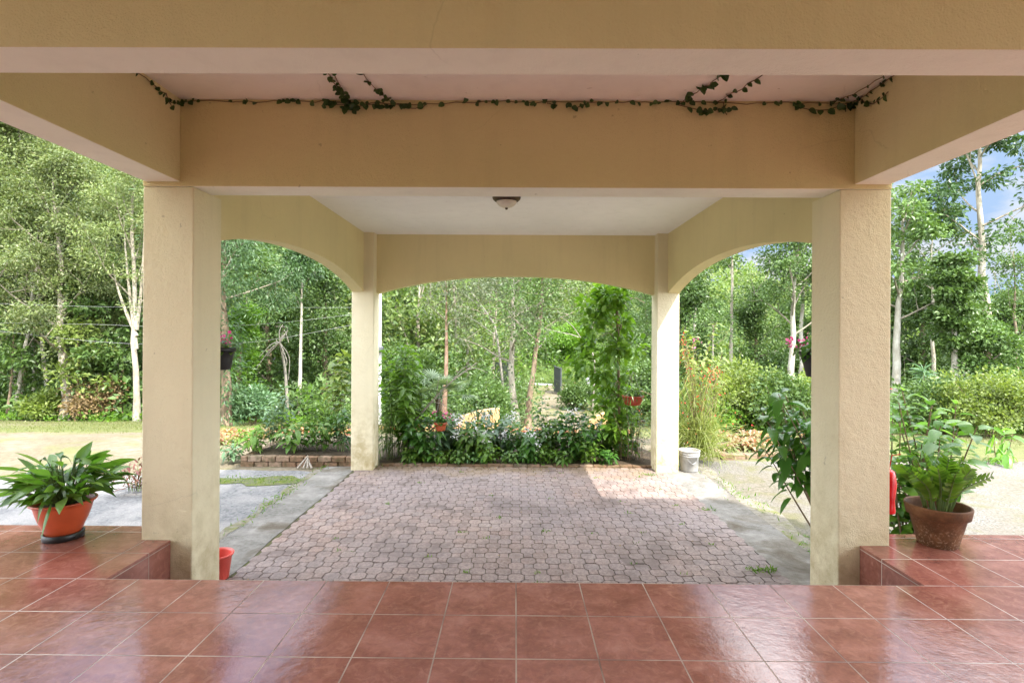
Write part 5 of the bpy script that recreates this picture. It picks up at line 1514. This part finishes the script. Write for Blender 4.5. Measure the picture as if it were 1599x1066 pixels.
# gate leaves
def gate_leaf(px0, Y0, px1, Y1, h, label):
    p = np.array(at(px0, Y0)); q = np.array(at(px1, Y1)); q[2] = p[2]; t = thing('gate', label, 'gate', tuple(p), 'open gate leaves'); d = q - p; L = np.linalg.norm(d)
    a = Acc()
    for k in (0, 1): tube(a, [p + d * k, p + d * k + (0, 0, h)], .035, 6)
    for z in (.08, h * .5, h - .04): tube(a, [p + (0, 0, z), q + (0, 0, z)], .025, 6)
    build('frame', a, M['gate'], t)
    a = Acc(); m = int(L / .075)
    for i in range(1, m): tube(a, [p + d * i / m + (0, 0, .06), p + d * i / m + (0, 0, h - .03)], .022, 5)
    build('bar', a, M['gate'], t)
gate_leaf(866, 27.0, 876, 25.2, 1.35, 'dark grey barred gate leaf swung open at the right side of the lane')
gate_leaf(797, 25.5, 770, 26.5, 1.55, 'dark grey barred gate leaf on the left side of the lane, behind the grey-green tree')
b = at(918, 24.5); a = Acc(); tube(a, [b, (b[0], b[1], b[2] + .85)], .085, 12); lathe(a, [(.085, .85), (.095, .86), (.095, .90), (.06, .94), (.001, .95)], b, 12)
tag(build('gate_post', a, M['whitepost'], loc=b), 'short white round post to the right of the open gate', 'post')
b = at(899, 24.0); a = Acc(); tube(a, [b, (b[0], b[1], b[2] + .75)], .06, 8); lathe(a, [(.06, .75), (.07, .76), (.001, .80)], b, 8)
tag(build('gate_post', a, M['brownpost'], loc=b), 'short brown wooden post between the open gate and the white post', 'post')
# low peach walls
def low_wall(px0, px1, Y, h, label, bow):
    p = np.array(at(px0, Y)); q = np.array(at(px1, Y)); a = Acc(); n = 15
    u = np.linspace(0, 1, n); x = p[0] + (q[0] - p[0]) * u; y = Y - bow * np.sin(u * PI); zt = p[2] + h * (.62 + .38 * np.sin(np.clip(u * 1.15, 0, 1) * PI / 2))
    V = np.concatenate([np.stack([x, y, np.full(n, p[2] - .1)], 1), np.stack([x, y, zt], 1), np.stack([x, y + .16, zt], 1), np.stack([x, y + .16, np.full(n, p[2] - .1)], 1)])
    Fc = [(k * n + i, k * n + i + 1, (k + 1) % 4 * n + i + 1, (k + 1) % 4 * n + i) for k in range(4) for i in range(n - 1)]
    a.add(V, Fc); a.add(V[[0, n, 2 * n, 3 * n]], [(0, 1, 2, 3)]); a.add(V[[n - 1, 2 * n - 1, 3 * n - 1, 4 * n - 1]], [(3, 2, 1, 0)])
    tag(build('garden_wall', a, M['peach'], loc=tuple(p), bevel=.02), label, 'wall')
low_wall(716, 780, 12.9, .58, 'low curved peach garden wall behind the pink bromeliads left of the lane', .12)
low_wall(920, 956, 12.6, .52, 'short peach garden wall end showing right of the lane by the climbing plant', .08)

# ------------------------------------------------------------------ grass, weeds and litter
r = rt(400); a = Acc()
n = 52000
x = r.uniform(-18, 19, n); y = 8.8 + 8.5 * r.uniform(0, 1, n) ** .8
keep = (np.sin(x * 1.3 + y * .7) + np.sin(x * .5 - y * 1.9) + r.normal(size=n) * .9 > -.5)
keep &= ~((np.abs(x) < 2.2) & (y < 11.4)) & ~((x < 1) & (y < 11.0)) & ~((x > .2 + (y - 12.3) * .04) & (x < 1.7 + (y - 12.3) * .11))
x, y = x[keep], y[keep]; n = len(x)
p = np.stack([x, y, ground_h(x, y) - .004], 1); h = r.uniform(.03, .085, n)
d = rdir(r, n, 1.6)
quads(a, p, d, rdir(r, n), h, .012, fold=0, peak=.3)
o = build('lawn_grass', a, M['lf_grass'], kind='stuff'); o['label'] = 'short sunlit grass on the lawn around the carport'
a = Acc()
n = 1300; t_ = r.uniform(0, 1, n)
sx = np.where(r.uniform(size=n) < .5, r.normal(-2.84, .05, n), r.normal(2.83, .09, n)); sy = r.uniform(3.8, 8.2, n)
k = np.sin(sy * 3.1 + sx * 2) + r.normal(size=n) * .7 > .1
q = np.stack([sx, sy, np.full(n, -.682)], 1)[k]
quads(a, q, rdir(r, len(q), 1.0), rdir(r, len(q)), r.uniform(.03, .08, len(q)), .010, fold=0, peak=.3)
for i in range(34):
    cx = r.uniform(-2.2, 2.1); cy = r.uniform(4.0, 7.9); cx = round(cx / .12) * .12 + .08; m = r.integers(6, 22)
    q = np.stack([cx + r.normal(size=m) * .022, cy + r.normal(size=m) * .012, np.full(m, GZ - .004)], 1)
    quads(a, q, rdir(r, m, .7), rdir(r, m), r.uniform(.015, .045, m), .009, fold=0, peak=.35)
for cx, cy in ((2.08, 4.55), (2.12, 4.52), (2.2, 6.1), (1.9, 7.6), (-2.1, 7.9), (2.35, 8.15), (2.5, 8.1)):
    m = 46; q = np.stack([cx + r.normal(size=m) * .06, cy + r.normal(size=m) * .03, np.full(m, GZ - .003)], 1)
    quads(a, q, rdir(r, m, .8), rdir(r, m), r.uniform(.02, .07, m), .011, fold=0, peak=.35)
m = 900; q = np.stack([r.uniform(-4.7, -2.85, m), 7.2 + r.normal(size=m) * .13, np.full(m, -.684)], 1)
quads(a, q, rdir(r, m, .8), rdir(r, m), r.uniform(.012, .035, m), .010, fold=0, peak=.35)
o = build('weeds', a, M['lf_bright'], kind='stuff'); o['label'] = 'small weeds in the joints of the paving'
a = Acc()
n = 260; q = np.stack([r.normal(.05, .75, n), 7.86 + r.normal(size=n) * .07, np.full(n, GZ + .004)], 1); q = q[q[:, 1] < 7.97]
m = 90; q = np.vstack([q, np.stack([r.uniform(-2.3, 2.2, m), r.uniform(3.7, 7.9, m), np.full(m, GZ + .003)], 1)])
n = len(q); quads(a, q, rdir(r, n, 0, .1), rdir(r, n, 2.5), r.uniform(.012, .038, n), .014, fold=.15)
o = build('leaf_litter', a, M['lf_brown'], kind='stuff'); o['label'] = 'scattered dry leaves and petals on the paving'
for o in bpy.data.objects:
    for k in ('_o', '_q'):
        if k in o: del o[k]
